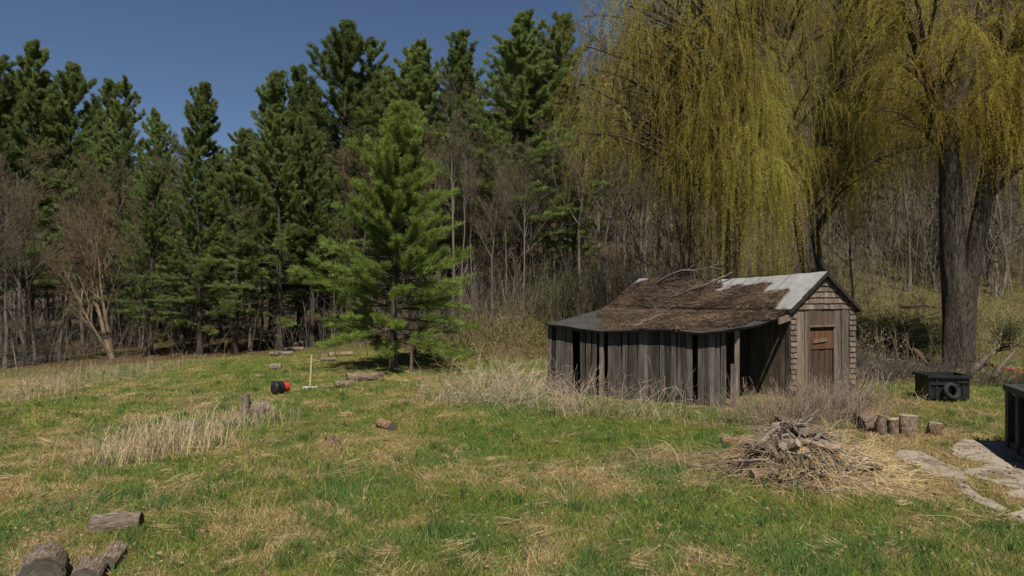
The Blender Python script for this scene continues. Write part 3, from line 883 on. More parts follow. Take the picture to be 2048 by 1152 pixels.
# ------------------------------------------------------------------ bare trees
bares = [bare_tree(201, 14, .16, .4, 14, .6, .34), bare_tree(202, 15, .15, .5, 12, .55, .3, .05), bare_tree(203, 13, .18, .3, 16, .75, .42, buds=7000, budcol=(1.0, .95, .6)),
         bare_tree(204, 16, .13, .55, 11, .5, .28, .05), bare_tree(205, 12, .14, .25, 15, .8, .45, .09, 2, buds=5000, budcol=(1.1, .85, .5)), bare_tree(206, 14, .17, .35, 14, .7, .4, .08, buds=7000, budcol=(.9, .95, .5))]
rb = rng_(400)
BT = [  # px, depth, proto, height, width, label
 (232, 36.5, None, 0, 0, ''),
 (905, 34, 1, 13.5, .8, 'tall grey trunk right of the young pine at the wood edge'),
 (921, 34.5, 3, 13.0, .7, 'slim pale trunk close beside the tall grey trunk right of the young pine'),
 (945, 36, 3, 10.5, .7, 'slender stem between the grey trunks and the dead limb heap'),
 (982, 35, 0, 8.5, .8, 'crooked bare tree above the heap of cut limbs'),
 (1012, 34, 3, 9, .8, 'leaning slender bare tree in the middle of the open wood edge'),
 (1046, 33.5, 1, 9, .8, 'slender bare tree with a pale foot left of the green shrub'),
 (1058, 37, 0, 8.5, .8, 'thin bare tree just right of the pale-footed one'),
 (1155, 35, 0, 12, .9, 'dark straight trunk behind the left corner of the lean-to'),
 (1210, 34, 5, 11, .9, 'dark bare trunk behind the sloping left end of the shed roof'),
 (1282, 35, 0, 11, 1., 'grey bare trunk behind the left half of the shed ridge'),
 (1395, 29.5, 4, 7.5, .9, 'thin forked dark tree rising just behind the shed ridge'),
 (840, 46, 2, 14.5, 1., 'twiggy budding tree between the slim pines on the skyline'),
 (700, 41, 4, 10, 1, 'grey twiggy tree behind the left shoulder of the young pine'),
 (500, 37.5, 5, 9.5, .9, 'grey twiggy bare tree in front of the sunlit front pines'),
 (210, 42, 2, 11.5, 1.1, 'yellowish budding tree under the rounded pine'),
 (60, 37, 4, 10, 1.2, 'tangled brown bare tree at the far left wood edge'),
 (-30, 36, 0, 11, 1.3, 'brown bare tree cut by the left frame edge'),
 (118, 35, 1, 8.5, 1., 'slim pale trunked bare tree left of the forked bare tree'),
 (1703, 31, 5, 8, .9, 'slim leafing tree just right of the shed gable'),
 (1990, 38, 4, 9, 1.3, 'spreading bare tree on the grassy bank right of the big willow'),
]
BT += [(px_, d_, k_, h_, 1.0, None) for px_, d_, k_, h_ in [(870, 38, 2, 11.5), (925, 39, 5, 11), (955, 38, 2, 9), (1010, 37, 4, 7.5), (1060, 37, 5, 7), (1110, 37, 5, 7.5), (720, 40, 2, 11.5), (170, 40, 2, 11), (70, 33, 1, 9), (10, 31, 0, 9), (-60, 31, 4, 9), (1185, 40, 2, 11), (1250, 41, 5, 11), (1330, 40, 2, 11)]]
fk = bare_tree(210, 7.2, .13, .3, 10, .65, .5, .06, 3, tint=(1.35, 1.2, 1.0))
place(fk, used, ground(228, 36), 1.2, (1, 1, 1), 'pale forked bare tree with three stems at the left wood edge')
for px, d, k, H, wf, lab in BT:
    if k is None: continue
    g = ground(px, d); base = [14, 15, 13, 16, 12, 14][k]; s = H / base
    if lab is None: place(bares[k], used, g, rb.uniform(0, 6.28), (s * wf, s * wf, s), 'brown twiggy tree with swelling buds in front of the pines', 'twiggy trees along the wood edge')
    else: place(bares[k], used, g, rb.uniform(0, 6.28), (s * wf, s * wf, s), lab)
for i in range(195):   # right hillside
    px = rb.uniform(1060, 2330); d = 38 + 105 * rb.random() ** 1.1
    g = ground(px, d); s = rb.uniform(.7, 1.15)
    place(bares[rb.integers(0, 6)], used, g, rb.uniform(0, 6.28), (s, s, s), 'bare brown tree in the wood on the hillside behind the willows', 'bare trees on the hillside')
for i in range(75):   # wood interior behind meadow
    px = rb.uniform(-280, 1130); d = rb.uniform(40, 70)
    g = ground(px, d); s = rb.uniform(.55, .95)
    place(bares[rb.integers(0, 6)], used, g, rb.uniform(0, 6.28), (s * .9, s * .9, s), 'bare trunk deep in the dark wood behind the meadow', 'bare trunks in the wood')

# ------------------------------------------------------------------ willows
def px_line(L_, n=16):
    """L_: list of (px,py,d,r) -> resampled polyline and radii"""
    P = np.array([P3(a, b, d) for a, b, d, r in L_]); r = np.array([x[3] for x in L_])
    t = np.concatenate([[0], np.cumsum(np.linalg.norm(np.diff(P, axis=0), axis=1))]); tt = np.linspace(0, t[-1], n)
    # smooth a little
    Q = np.stack([np.interp(tt, t, P[:, k]) for k in range(3)], 1); rr = np.interp(tt, t, r)
    for _ in range(2): Q[1:-1] = .25 * Q[:-2] + .5 * Q[1:-1] + .25 * Q[2:]
    return Q, rr
def willow(name_label, stems, seed, region, nlimb, nsub, strands_per, slen, extra=(), leaf=.05, lw=.0105, tint=(1, 1, 1), per_m=46, out=.8, keep=None, drop=1.0):
    """region: (px0, px1, py0, py1, d0, d1) that the limb tips reach into"""
    global R
    R = rng_(seed)
    base = stems[0][0]; g = P3(*base[:3])
    root = empty('willow_tree', (g[0], g[1], float(hgt(g[0], g[1])))); tag(root, name_label, 'tree')
    loc = np.array(root.location)
    tr, st, lv = MB(), MB(), MB()
    strand_col = []; strand_den = []; strand_src = []; strand_dir = []; strand_len = []
    SQ = []
    for S in stems:
        Q, rr = px_line(S, 26); SQ.append((Q, rr))
        Qd = np.stack([np.interp(np.linspace(0, 25, 90), np.arange(26), Q[:, q_]) for q_ in range(3)], 1); tr.tubes(Qd[None], np.interp(np.linspace(0, 25, 90), np.arange(26), rr)[None], 44, (1, 1, 1), flute=.30)
    tips = [(P3(R.uniform(region[0], region[1]), region[2] + (region[3] - region[2]) * R.random(), R.uniform(region[4], region[5])), None) for _ in range(nlimb)]
    tips += [(P3(px, py, d), (num, ln)) for px, py, d, num, ln in extra]
    for tip, ex in tips:
        best = None
        for Q, rr in SQ:
            zt = tip[2] - 1.0 - .5 * np.linalg.norm(Q[:, :2] - tip[:2], axis=1)
            cost = np.abs(Q[:, 2] - np.maximum(zt, 5.2)) + .3 * np.linalg.norm(Q - tip, axis=1)
            k = int(np.argmin(cost))
            if best is None or cost[k] < best[0]: best = (cost[k], Q[k], rr[k])
        p0, r0 = best[1], best[2]
        hv = tip - p0; dist = np.linalg.norm(hv); dens = float(np.clip(R.gamma(1.7, .56), .1, 1.8)); lcol = np.array([1, 1, 1.0]) + (np.array([.72, .60, .6]) - 1) * R.random() ** 2.4
        ctrl = p0 + hv * .5 + np.array([0, 0, .22 * dist + .2])
        t = np.linspace(0, 1, 10)[:, None]
        T1 = (p0 * (1 - t) ** 2 + ctrl * 2 * t * (1 - t) + tip * t ** 2) + np.cumsum(R.normal(0, .05, (10, 3)), 0) * t
        T1 = T1[None]; R1 = taper(np.array([min(r0 * .5, .035 + .016 * dist)]), 10, .15); tr.tubes(T1, R1, 6)
        ns = nsub if ex is None else max(5, ex[0] // 9)
        p, d, l, r2 = children(T1, R1, ns, .3 if ex is None else .6, 1.0, .9, .32, .5, .1)
        l = np.clip(l, .5, 2.2)
        T2 = grow(p, d, l, 6, .14, .05, .3); R2 = np.maximum(taper(r2, 6, .2), .006); tr.tubes(T2, R2, 4, (1.5, 1.35, 1.0))
        p, d, l, r3 = children(T2, R2, strands_per if ex is None else 9, .1, 1.0, .8, .5, .5, 0)
        strand_src.append(p); strand_dir.append(d); strand_len.append((slen if ex is None else ex[1]) * R.gamma(2.6, .385, len(p)).clip(.15, 2.3)); strand_den.append(np.full(len(p), dens) * R.uniform(.4, 1.3, len(p))); strand_col.append(np.tile(lcol, (len(p), 1)))
    p = np.concatenate(strand_src); d = np.concatenate(strand_dir); l = np.concatenate(strand_len); dn = np.concatenate(strand_den); sc_l = np.concatenate(strand_col)
    if keep is not None:
        k = keep(p); p, d, l, dn, sc_l = p[k], d[k], l[k], dn[k], sc_l[k]
    # keep strands off the ground
    l = np.minimum(l, np.maximum(p[:, 2] - hgt(p[:, 0], p[:, 1]) - 2.2, .3))
    N = len(p); n = 8
    s = np.linspace(0, 1, n)[None, :, None]
    hd = d.copy(); hd[:, 2] = np.clip(hd[:, 2], -.2, .55)
    o = out * R.uniform(.2, 1.5, N)[:, None, None]
    sway = np.cumsum(R.normal(0, .045, (N, n, 3)), 1) * np.array([1, 1, 0])
    T = p[:, None] + hd[:, None] * o * (1 - np.exp(-3 * s)) - Z3 * (l[:, None, None] * s ** 1.25) + sway * s
    tn = np.array([.74, .66, .7]) * sc_l * np.array(tint) * R.uniform(.45, 1.1, (N, 1))
    st.tubes(T, np.full((N, n), .0045), 3, tn)
    cnt = np.maximum((l * per_m * dn).astype(int), 3)
    idx = np.repeat(np.arange(N), cnt); t = R.random(len(idx)) ** .9 * (n - 1)
    i = np.minimum(t.astype(int), n - 2); w = (t - i)[:, None]
    lp = T[idx, i] * (1 - w) + T[idx, i + 1] * w + R.normal(0, .03, (len(idx), 3))
    tan = norm(T[idx, i + 1] - T[idx, i])
    dd = norm(tan * .7 + R.normal(0, .7, tan.shape))
    sc = (sc_l * R.uniform(.65, 1.3, (N, 1)) * (1 + R.normal(0, .07, (N, 3))))[idx]
    lv.leaves(lp, dd, leaf * R.uniform(.6, 1.3, len(idx)), lw, np.clip(sc * R.uniform(.75, 1.25, (len(idx), 1)) * np.array(tint), .2, 2))
    print(name_label[:24], 'strands', N, 'leaves', len(idx))
    tr.build('trunk', M_wbark, root, True, loc=loc)
    st.build('hanging_twigs', M_willow, root, loc=loc)
    lv.build('crown', M_willow, root, loc=loc)
    return root
keepA = lambda p: (p[:, 2] > 3.6)
willow('leaning willow with long yellow-green strands hanging behind the shed roof',
       [[(1458, 745, 27, .34), (1462, 520, 27, .28), (1468, 430, 27, .26), (1482, 320, 27, .24), (1500, 200, 26.8, .22), (1522, 60, 26.6, .2), (1530, -60, 26.4, .17), (1540, -200, 26.3, .12), (1545, -330, 26, .06)]],
       501, (1130, 1560, -130, 300, 23.8, 29), 108, 9, 7, 1.15,
       extra=[(1425, 215, 24.6, 55, 3.6), (1475, 150, 24.5, 55, 4.4), (1500, 260, 24.2, 60, 4.0), (1548, 310, 24.3, 75, 3.5), (1585, 370, 24.6, 50, 2.8), (1395, 130, 24.5, 60, 2.6), (1480, 60, 24.2, 60, 2.6), (1530, 190, 24.9, 60, 4.6), (1450, 330, 24.9, 40, 2.8), (1340, 180, 25, 40, 3.2)], keep=keepA)
willow('willow with two dark slanting stems directly behind the shed gable',
       [[(1642, 735, 28.4, .34), (1618, 540, 28.4, .28), (1600, 440, 28.4, .26), (1576, 330, 28.3, .25), (1556, 240, 28.2, .24), (1562, 100, 28.2, .21), (1566, 0, 28.2, .19), (1575, -180, 28, .12), (1580, -300, 28, .06)],
        [(1655, 735, 29.2, .3), (1640, 560, 29.2, .25), (1618, 430, 29.3, .22), (1640, 260, 29.4, .19), (1668, 110, 29.6, .16), (1690, -60, 29.6, .1), (1700, -200, 29.5, .05)]],
       502, (1480, 1860, -130, 360, 26, 31), 125, 8, 7, 1.15, keep=keepA, tint=(.97, 1.0, .95))
willow('massive two-stemmed willow with furrowed trunk right of the shed',
       [[(1922, 775, 24, .85), (1921, 752, 24, .60), (1921, 728, 24, .48), (1916, 660, 24, .44), (1909, 560, 24, .40), (1902, 470, 24, .36), (1902, 320, 24, .33), (1892, 240, 24, .31), (1868, 170, 23.9, .28), (1836, 80, 23.8, .24), (1806, -10, 23.6, .2), (1780, -160, 23.4, .12), (1770, -260, 23, .06)],
        [(1925, 720, 23.9, .42), (1930, 620, 23.9, .34), (1939, 555, 23.9, .30), (1950, 495, 23.85, .28), (1962, 430, 23.8, .26), (1977, 350, 23.8, .24), (1988, 260, 23.7, .22), (1998, 150, 23.6, .22), (2015, 20, 23.5, .18), (2030, -160, 23.3, .1), (2040, -280, 23, .05)],
        [(1908, 260, 24, .26), (1930, 180, 24, .22), (1955, 80, 24.2, .18), (1975, -60, 24.3, .12), (1985, -200, 24.4, .06)]],
       503, (1750, 2260, -130, 250, 21.5, 26.5), 92, 9, 7, .9, keep=lambda p: (p[:, 2] > 5.4),
       extra=[(1990, 190, 22.3, 90, 1.5), (2040, 120, 22.4, 100, 1.6), (1960, 60, 22.3, 90, 1.3), (2030, 260, 22.2, 80, 1.6), (2060, 20, 22.3, 90, 1.4)], tint=(1.05, .98, .85))

# ------------------------------------------------------------------ undergrowth
R = rng_(600)
def stems(name, spots, n, hmin, hmax, r, tint, label, cat, lean=.35, grav=.3, side=2, mat=M_straw, npt=5, parent=None, leafn=0, leafcol=None):
    """dead canes / stems as one mass; spots: list of (x,y,rx,ry,weight)"""
    w = np.array([s[4] for s in spots], float); w /= w.sum()
    k = R.choice(len(spots), n, p=w); S = np.array(spots)[k]
    x = S[:, 0] + R.normal(0, 1, n) * S[:, 2]; y = S[:, 1] + R.normal(0, 1, n) * S[:, 3]
    ok = ~inside_shed(x, y); x, y = x[ok], y[ok]; n = len(x)
    p = np.stack([x, y, hgt(x, y) - .02], 1)
    d = np.stack([R.normal(0, lean, n), R.normal(0, lean, n), np.ones(n)], 1)
    l = R.uniform(hmin, hmax, n) * R.uniform(.6, 1, n)
    T = grow(p, d, l, npt, .07, 0, grav)
    tn = np.array(tint) * R.uniform(.55, 1.35, (n, 1)) * (1 + R.normal(0, .06, (n, 3)))
    m = MB(); m.tubes(T, taper(np.full(n, r) * R.uniform(.6, 1.3, n), npt, .4), 3, tn)
    for lev in range(side):
        pp, dd, ll, rr = children(T, np.full((n, npt), r), 2, .35, 1, .6, .35, .6, .1)
        T2 = grow(pp, dd, ll, 3, .1, 0, grav * .5)
        m.tubes(T2, np.full((len(pp), 3), r * .6), 3, np.repeat(tn, 2, 0))
    if leafn:
        src = T2.reshape(-1, 3); qd = src[R.integers(0, len(src), leafn)] + R.normal(0, .10, (leafn, 3))
        m.leaves(qd, norm(R.normal(size=(leafn, 3))), R.uniform(.05, .12, leafn), .045, np.array(leafcol) * R.uniform(.5, 1.5, (leafn, 1)) * (1 + R.normal(0, .08, (leafn, 3))))
    o = m.build(name, mat, parent)
    return tag(o, label, cat, kind='stuff')
POLY = np.array([PP, QQ + np.array([.1, -.05]), A, B, FB, FF])
def inside_poly(x, y, poly):
    ins = np.zeros(len(x), bool); j = len(poly) - 1
    for i in range(len(poly)):
        xi, yi = poly[i]; xj, yj = poly[j]
        c = ((yi > y) != (yj > y)) & (x < (xj - xi) * (y - yi) / (yj - yi + 1e-12) + xi)
        ins ^= c; j = i
    return ins
def inside_shed(x, y): return inside_poly(x, y, POLY)
def spot(px, py, rx, ry, w=1.0):
    g = G(px, py); return (g[0], g[1], rx, ry, w)
stems('dead_canes', [spot(900, 805, .5, .5), spot(960, 800, .6, .6, 1.5), spot(1030, 800, .6, .5, 1.6), spot(1070, 790, .4, .5, 1.2), spot(1120, 825, .5, .25, 1.2), spot(1200, 830, .5, .2, .9), spot(1290, 838, .5, .2, .6), spot(1000, 760, .6, .8, 1)],
      800, .7, 1.6, .0045, (.33, .26, .18), 'thicket of pale dead canes leaning against the left of the shed', 'dead canes', .6, .4, 1)
stems('dry_reeds', [spot(250, 925, .4, .25, 1), spot(310, 905, .45, .3, 1.4), spot(370, 900, .45, .3, 1.3), spot(430, 885, .35, .25, .9), spot(210, 935, .3, .2, .6)],
      420, .4, .95, .005, (.37, .29, .175), 'clump of pale upright dead stems around the half hidden log', 'dry stems', .22, .2, 1)
stems('dry_weeds', [spot(110, 770, 1.3, .8, 1), spot(220, 750, 1.2, .8, .8), spot(30, 800, .8, .8, .8), spot(500, 850, .5, .4, .5), spot(340, 735, 1.0, .6, .5), spot(640, 690, 2.5, 1.5, .5)],
      900, .3, .7, .004, (.33, .25, .18), 'thin brown dead weeds standing along the left meadow', 'weeds', .2, .2)
stems('dead_brush', [spot(1600, 845, .5, .3, 1), spot(1660, 838, .5, .3, 1.3), spot(1700, 830, .4, .4, 1), spot(1540, 850, .4, .25, .8), spot(1730, 800, .4, .6, .6), spot(1450, 850, .4, .2, .5), spot(1620, 860, .6, .25, 1)],
      900, .45, 1.2, .0045, (.21, .155, .115), 'brown leafless brush growing up against the shed door', 'brush', .4, .2)
u0 = [spot(950, 690, 1.0, 1.5, 1.2), spot(1010, 670, 1.2, 1.8, 1.2), spot(1060, 690, .8, 1.6, 1), spot(920, 720, .6, .8, .6)]
stems('bank_scrub', u0 + [spot(1000, 640, 2.0, 2, .8), spot(1150, 640, 2, 2, .8)], 1500, .3, .95, .006, (.15, .115, .055), 'olive brown scrub on the bank between the young pine and the shed', 'scrub', .35, .15, leafn=7000, leafcol=(.12, .125, .03))
R = rng_(610)
stems('wood_undergrowth', [(U(p) * d, d, 3.5, 2.5, 1) for p, d in [(-100, 36), (50, 35), (170, 36), (300, 40), (420, 42), (520, 44), (650, 42), (780, 38), (880, 34), (960, 34), (1060, 33), (1150, 33), (1250, 33), (1350, 33), (1450, 34), (1550, 34), (200, 46), (400, 50), (600, 50), (900, 42), (1050, 42)]],
      2600, 1.2, 4.5, .010, (.105, .082, .062), 'tangle of bare saplings and brush under the trees', 'undergrowth', .25, .02, 2, M_straw, 6, leafn=9000, leafcol=(.10, .11, .03))
stems('bank_brush', [(U(p) * d, d, 2.2, 2, 1) for p, d in [(1700, 28), (1760, 30), (1830, 31), (1900, 33), (1980, 30), (2080, 29), (2150, 33), (1780, 38), (1900, 42), (2020, 42), (1750, 26), (2020, 27)]],
      1100, .5, 2.2, .006, (.21, .165, .10), 'thin tan brush scattered over the bank right of the shed', 'brush', .3, .05, 2, leafn=7000, leafcol=(.13, .115, .045))
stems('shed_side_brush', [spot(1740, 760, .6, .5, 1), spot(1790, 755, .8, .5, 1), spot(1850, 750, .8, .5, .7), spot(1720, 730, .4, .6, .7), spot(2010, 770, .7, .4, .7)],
      1300, .4, 1.1, .007, (.075, .06, .05), 'dark tangle of dead brush, tinted for shade, between the shed and the big willow', 'brush', .7, .25, 2)  # dark brush, tint lowered further to paint in the shade lying here

R = rng_(620)
stems('hillside_brush', [(U(p) * d, d, 3.5, 3.0, w) for p, w in [(1080, 1), (1160, 1), (1240, 1), (1330, 1), (1420, 1), (1520, 1), (1620, 1.2), (1700, 1.4), (1780, 1.5), (1860, 1.5), (1940, 1.5), (2020, 1.5), (2100, 1.2), (2180, 1)] for d in ((36, 42, 49, 57, 66) if p < 1660 else (46, 50, 55, 61, 68))],
      8000, .9, 3.6, .008, (.115, .095, .068), 'tangle of thin bare saplings covering the slope behind the willows', 'undergrowth', .2, .02, 2, M_straw, 5, leafn=24000, leafcol=(.105, .09, .04))
stems('hillside_saplings', [(U(p) * d, d, 3.5, 3.0, w) for p, w in [(1080, 1), (1160, 1), (1240, 1), (1330, 1), (1420, 1), (1520, 1), (1620, 1.2), (1700, 1.4), (1780, 1.5), (1860, 1.5), (1940, 1.5), (2020, 1.5), (2100, 1.2), (2180, 1)] for d in (40, 48, 56, 66, 78, 92)],
      1100, 4, 9.5, .024, (.105, .088, .068), 'thicket of thin bare saplings on the wooded slope', 'saplings', .1, .0, 3, M_straw, 7, leafn=26000, leafcol=(.13, .12, .05))
stems('brush_heap_edge', [spot(0, 735, .6, .5, 1), spot(60, 725, .7, .5, 1), spot(110, 712, .6, .5, .8), spot(-60, 745, .6, .5, .8), spot(30, 710, 1.0, 1.0, 1)],
      900, .5, 1.6, .009, (.12, .10, .08), 'dark heap of dead brush at the left meadow edge', 'brush', .9, .25, 2)
# leafy shrubs
def shrub(loc, h, w, seed, n, label, tint=(1, 1, 1), leaf=.06, mat=None):
    global R
    R = rng_(seed)
    root = empty('shrub', loc, 0, label, 'shrub')
    p = np.zeros((26, 3)); p[:, :2] = R.normal(0, w * .15, (26, 2))
    d = np.stack([R.normal(0, .45, 26), R.normal(0, .45, 26), np.ones(26)], 1)
    T = grow(p, d, R.uniform(.6, 1.1, 26) * h, 6, .12, 0.02); Rr = taper(np.full(26, .012), 6, .3)
    m = MB(); m.tubes(T, Rr, 4)
    pp, dd, ll, rr = children(T, Rr, 7, .25, 1, .8, .45, .6, .2)
    T2 = grow(pp, dd, ll, 4, .15, .02); m.tubes(T2, np.full((len(pp), 4), .005), 3)
    m.build('stem', M_twig, root)
    src = T2.reshape(-1, 3); q = src[R.integers(0, len(src), n)] + R.normal(0, .07, (n, 3))
    c = MB(); c.leaves(q, norm(R.normal(size=(n, 3)) + np.array([0, 0, .4])), leaf * R.uniform(.6, 1.3, n), leaf * .55, np.array(tint) * R.uniform(.6, 1.35, (n, 1)))
    c.build('crown', mat or M_shrub, root)
    return root
shrub(G(1122, 640), 2.2, 1.6, 701, 5000, 'bright green leafing shrub behind the left corner of the shed', (1.1, 1.1, .8))
shrub(G(1075, 635), 1.6, 1.2, 702, 2500, 'lower olive shrub left of the bright green shrub behind the shed', (1.0, .9, .7))
shrub(G(1790, 695), 1.3, 1.6, 703, 2500, 'small green shrub in the shade right of the shed', (.9, .9, .8))
shrub(G(2010, 690), 1.2, 1.4, 704, 2200, 'dark green shrub right of the big willow trunk', (.7, .75, .7))

# ------------------------------------------------------------------ meadow grass
R = rng_(800)
def px_poly(zp, ox, oy, sc): return [(ox + a / sc, oy + b / sc) for a, b in zp]
SLABS = [px_poly(z, 1680, 760, 3.84) for z in [
    [(430, 585), (470, 548), (600, 558), (750, 622), (880, 690), (960, 755), (900, 780), (800, 755), (650, 700), (520, 640)],
    [(915, 800), (965, 782), (1030, 850), (1110, 905), (1200, 955), (1290, 1000), (1200, 1005), (1060, 950), (960, 885)],
    [(872, 540), (900, 500), (960, 470), (1280, 482), (1600, 540), (1600, 880), (1413, 830), (1200, 785), (930, 715), (1000, 690), (1150, 655), (900, 592)],
    [(1240, 1045), (1413, 1000), (1560, 1010), (1560, 1180), (1350, 1080)],
    [(1255, 868), (1413, 850), (1560, 890), (1560, 960), (1413, 915), (1290, 905)]]]
SLABW = [np.array([G(a, b)[:2] for a, b in s]) for s in SLABS]
SLABW = [w_.mean(0) + (w_ - w_.mean(0)) * 1.07 for w_ in SLABW]
def on_slab(x, y):
    r = np.zeros(len(x), bool)
    for s in SLABW: r |= inside_poly(x, y, s)
    return r
def grass(n, umax, d0, d1, hmin, hmax, wbase, flat, name, dry_bias, seed, density=None):
    global R
    R = rng_(seed)
    u = R.uniform(-umax, umax, n); d = d0 * (d1 / d0) ** R.random(n)
    x = u * d; y = d
    ok = ~inside_shed(x, y) & ~on_slab(x, y)
    if density is not None: ok &= R.random(n) < density(x, y)
    f = forest_mask(x, y); ok &= R.random(n) > f * np.where(u > .3, .35, .85)
    x, y = x[ok], y[ok]; n = len(x)
    g = green_mask(x, y); f = forest_mask(x, y)
    isg = R.random(n) < np.clip(g * 1.05 - dry_bias + .12, .04, .97)
    lum = R.uniform(.55, 1.45, (n, 1)); hue = 1 + R.normal(0, .10, (n, 3))
    gc = GREEN * 1.2 * (1 + np.clip(fbm(x * .8, y * .8, 91, 2) - .5, -.5, .5)[:, None] * np.array([1.2, .3, .3]))
    col = np.where(isg[:, None], gc, STRAW * 1.1) * lum * hue
    col = np.where((f > .5)[:, None] & ~isg[:, None], LITTER * 1.6 * lum, col)
    h = R.uniform(hmin, hmax, n) * (.55 + .9 * fbm(x * .9, y * .9, 95, 3)) * np.where(isg, 1, .95)
    w = (wbase + .00034 * y) * R.uniform(.6, 1.4, n)
    lean = np.where(isg, flat * .75, flat) * R.uniform(.4, 1.5, n)
    th = R.uniform(0, 6.283, n)
    wind = fbm(x * .5, y * .5, 97, 2) * 12
    th = np.where(R.random(n) < np.where(isg, .1, .55), np.where(isg, wind, fbm(x * 1.6, y * 1.6, 98, 2) * 22 + R.normal(0, .3, n)), th)
    D = np.stack([np.cos(th) * np.sin(lean), np.sin(th) * np.sin(lean), np.cos(lean)], 1)
    D2 = np.stack([np.cos(th) * np.sin(lean * 1.55), np.sin(th) * np.sin(lean * 1.55), np.cos(lean * 1.55)], 1)
    b = np.stack([x, y, hgt(x, y) - .012], 1)
    fa = R.uniform(0, 6.283, n)
    sd = np.stack([np.cos(fa), np.sin(fa), np.zeros(n)], 1) * w[:, None] * .5
    mid = b + D * h[:, None] * .55; tip = mid + D2 * h[:, None] * .5
    tip[:, 2] = np.maximum(tip[:, 2], b[:, 2] + .02)
    V = np.stack([b - sd, b + sd, mid + sd * .8, mid - sd * .8, tip], 1)
    k = np.arange(n)[:, None] * 5
    mb = MB(); mb.add(V.reshape(-1, 3), quads=k + np.array([[0, 1, 2, 3]]), tris=k + np.array([[3, 2, 4]]), tint=np.clip(np.repeat(col, 5, 0), 0, 1))
    return mb.build(name, M_grass)
tag(grass(620000, .95, 5.2, 46, .04, .105, .0022, .7, 'meadow_grass', -.08, 801), 'short green meadow grass', 'grass', kind='stuff')
tag(grass(560000, .95, 5.2, 46, .08, .20, .0020, 1.4, 'straw_thatch', .40, 803), 'matted straw coloured dead grass lying over the meadow', 'dead grass', kind='stuff')
tag(grass(16000, .95, 5.2, 40, .2, .42, .0022, .5, 'tall_grass', .35, 802, lambda x, y: smooth(.5, .66, fbm(x * .7, y * .7, 44, 3))), 'scattered taller thin straw blades in the meadow', 'grass', kind='stuff')

def tufts(n, seed):
    global R
    R = rng_(seed)
    u = R.uniform(-.9, .9, n); d = 5.5 * (30 / 5.5) ** R.random(n); x, y = u * d, d
    ok = ~inside_shed(x, y) & ~on_slab(x, y) & (R.random(n) < green_mask(x, y) ** 1.5) & (forest_mask(x, y) < .4); x, y = x[ok], y[ok]
    per = 34; N = len(x) * per
    rad = np.repeat(R.uniform(.03, .13, len(x)), per)
    bx_ = np.repeat(x, per) + R.normal(0, 1, N) * rad; by_ = np.repeat(y, per) + R.normal(0, 1, N) * rad
    b = np.stack([bx_, by_, hgt(bx_, by_) - .01], 1)
    D = norm(np.stack([R.normal(0, .4, N), R.normal(0, .4, N), np.ones(N)], 1))
    c = np.repeat(np.where(R.random((len(x), 1)) < .8, np.array([.055, .115, .028]), np.array([.10, .15, .03])) * R.uniform(.7, 1.2, (len(x), 1)), per, 0) * R.uniform(.7, 1.3, (N, 1))
    m = MB(); m.leaves(b, D, np.repeat(R.uniform(.09, .22, len(x)), per) * R.uniform(.6, 1.2, N), .004 + .0004 * by_, c)
    return m.build('grass_tufts', M_grass)
tag(tufts(1500, 805), 'darker lush tufts of fresh grass dotted over the meadow', 'grass', kind='stuff')
def locks(n, seed):
    global R
    R = rng_(seed)
    u = R.uniform(-.9, .9, n); d = 5.5 * (32 / 5.5) ** R.random(n); x, y = u * d, d
    ok = ~inside_shed(x, y) & ~on_slab(x, y) & (R.random(n) > green_mask(x, y) ** .8 * .9) & (forest_mask(x, y) < .4); x, y = x[ok], y[ok]
    per = 38; N = len(x) * per
    th = np.repeat(R.uniform(0, 6.28, len(x)), per) + R.normal(0, .28, N); sp = np.repeat(R.uniform(.04, .14, len(x)), per)
    bx_ = np.repeat(x, per) + R.normal(0, 1, N) * sp; by_ = np.repeat(y, per) + R.normal(0, 1, N) * sp
    b = np.stack([bx_, by_, hgt(bx_, by_) + R.uniform(.0, .05, N)], 1)
    D = norm(np.stack([np.cos(th), np.sin(th), R.uniform(-.02, .35, N)], 1))
    c = np.repeat(np.array([.43, .32, .175]) * R.uniform(.6, 1.15, (len(x), 1)), per, 0) * R.uniform(.6, 1.25, (N, 1))
    m = MB(); m.leaves(b, D, np.repeat(R.uniform(.12, .34, len(x)), per) * R.uniform(.5, 1.2, N), .003 + .00033 * by_, c)
    return m.build('straw_locks', M_grass)
tag(locks(1800, 807), 'flattened locks of pale dead grass combed over the meadow', 'dead grass', kind='stuff')
R = rng_(806)
n = 9000; u = R.uniform(-.9, .9, n); d = 5.5 * (38 / 5.5) ** R.random(n); x, y = u * d, d
ok = ~inside_shed(x, y); x, y = x[ok], y[ok]; n = len(x)
m = MB(); th = R.uniform(0, 6.28, n)
m.leaves(np.stack([x, y, hgt(x, y) + R.uniform(.015, .05, n)], 1), norm(np.stack([np.cos(th), np.sin(th), R.normal(0, .25, n)], 1)), R.uniform(.03, .075, n), R.uniform(.02, .045, n), np.array([.22, .15, .09]) * R.uniform(.3, 1.5, (n, 1)))
tag(m.build('fallen_leaves', M_straw), 'small brown dead leaves lying in the grass', 'leaf litter', kind='stuff')

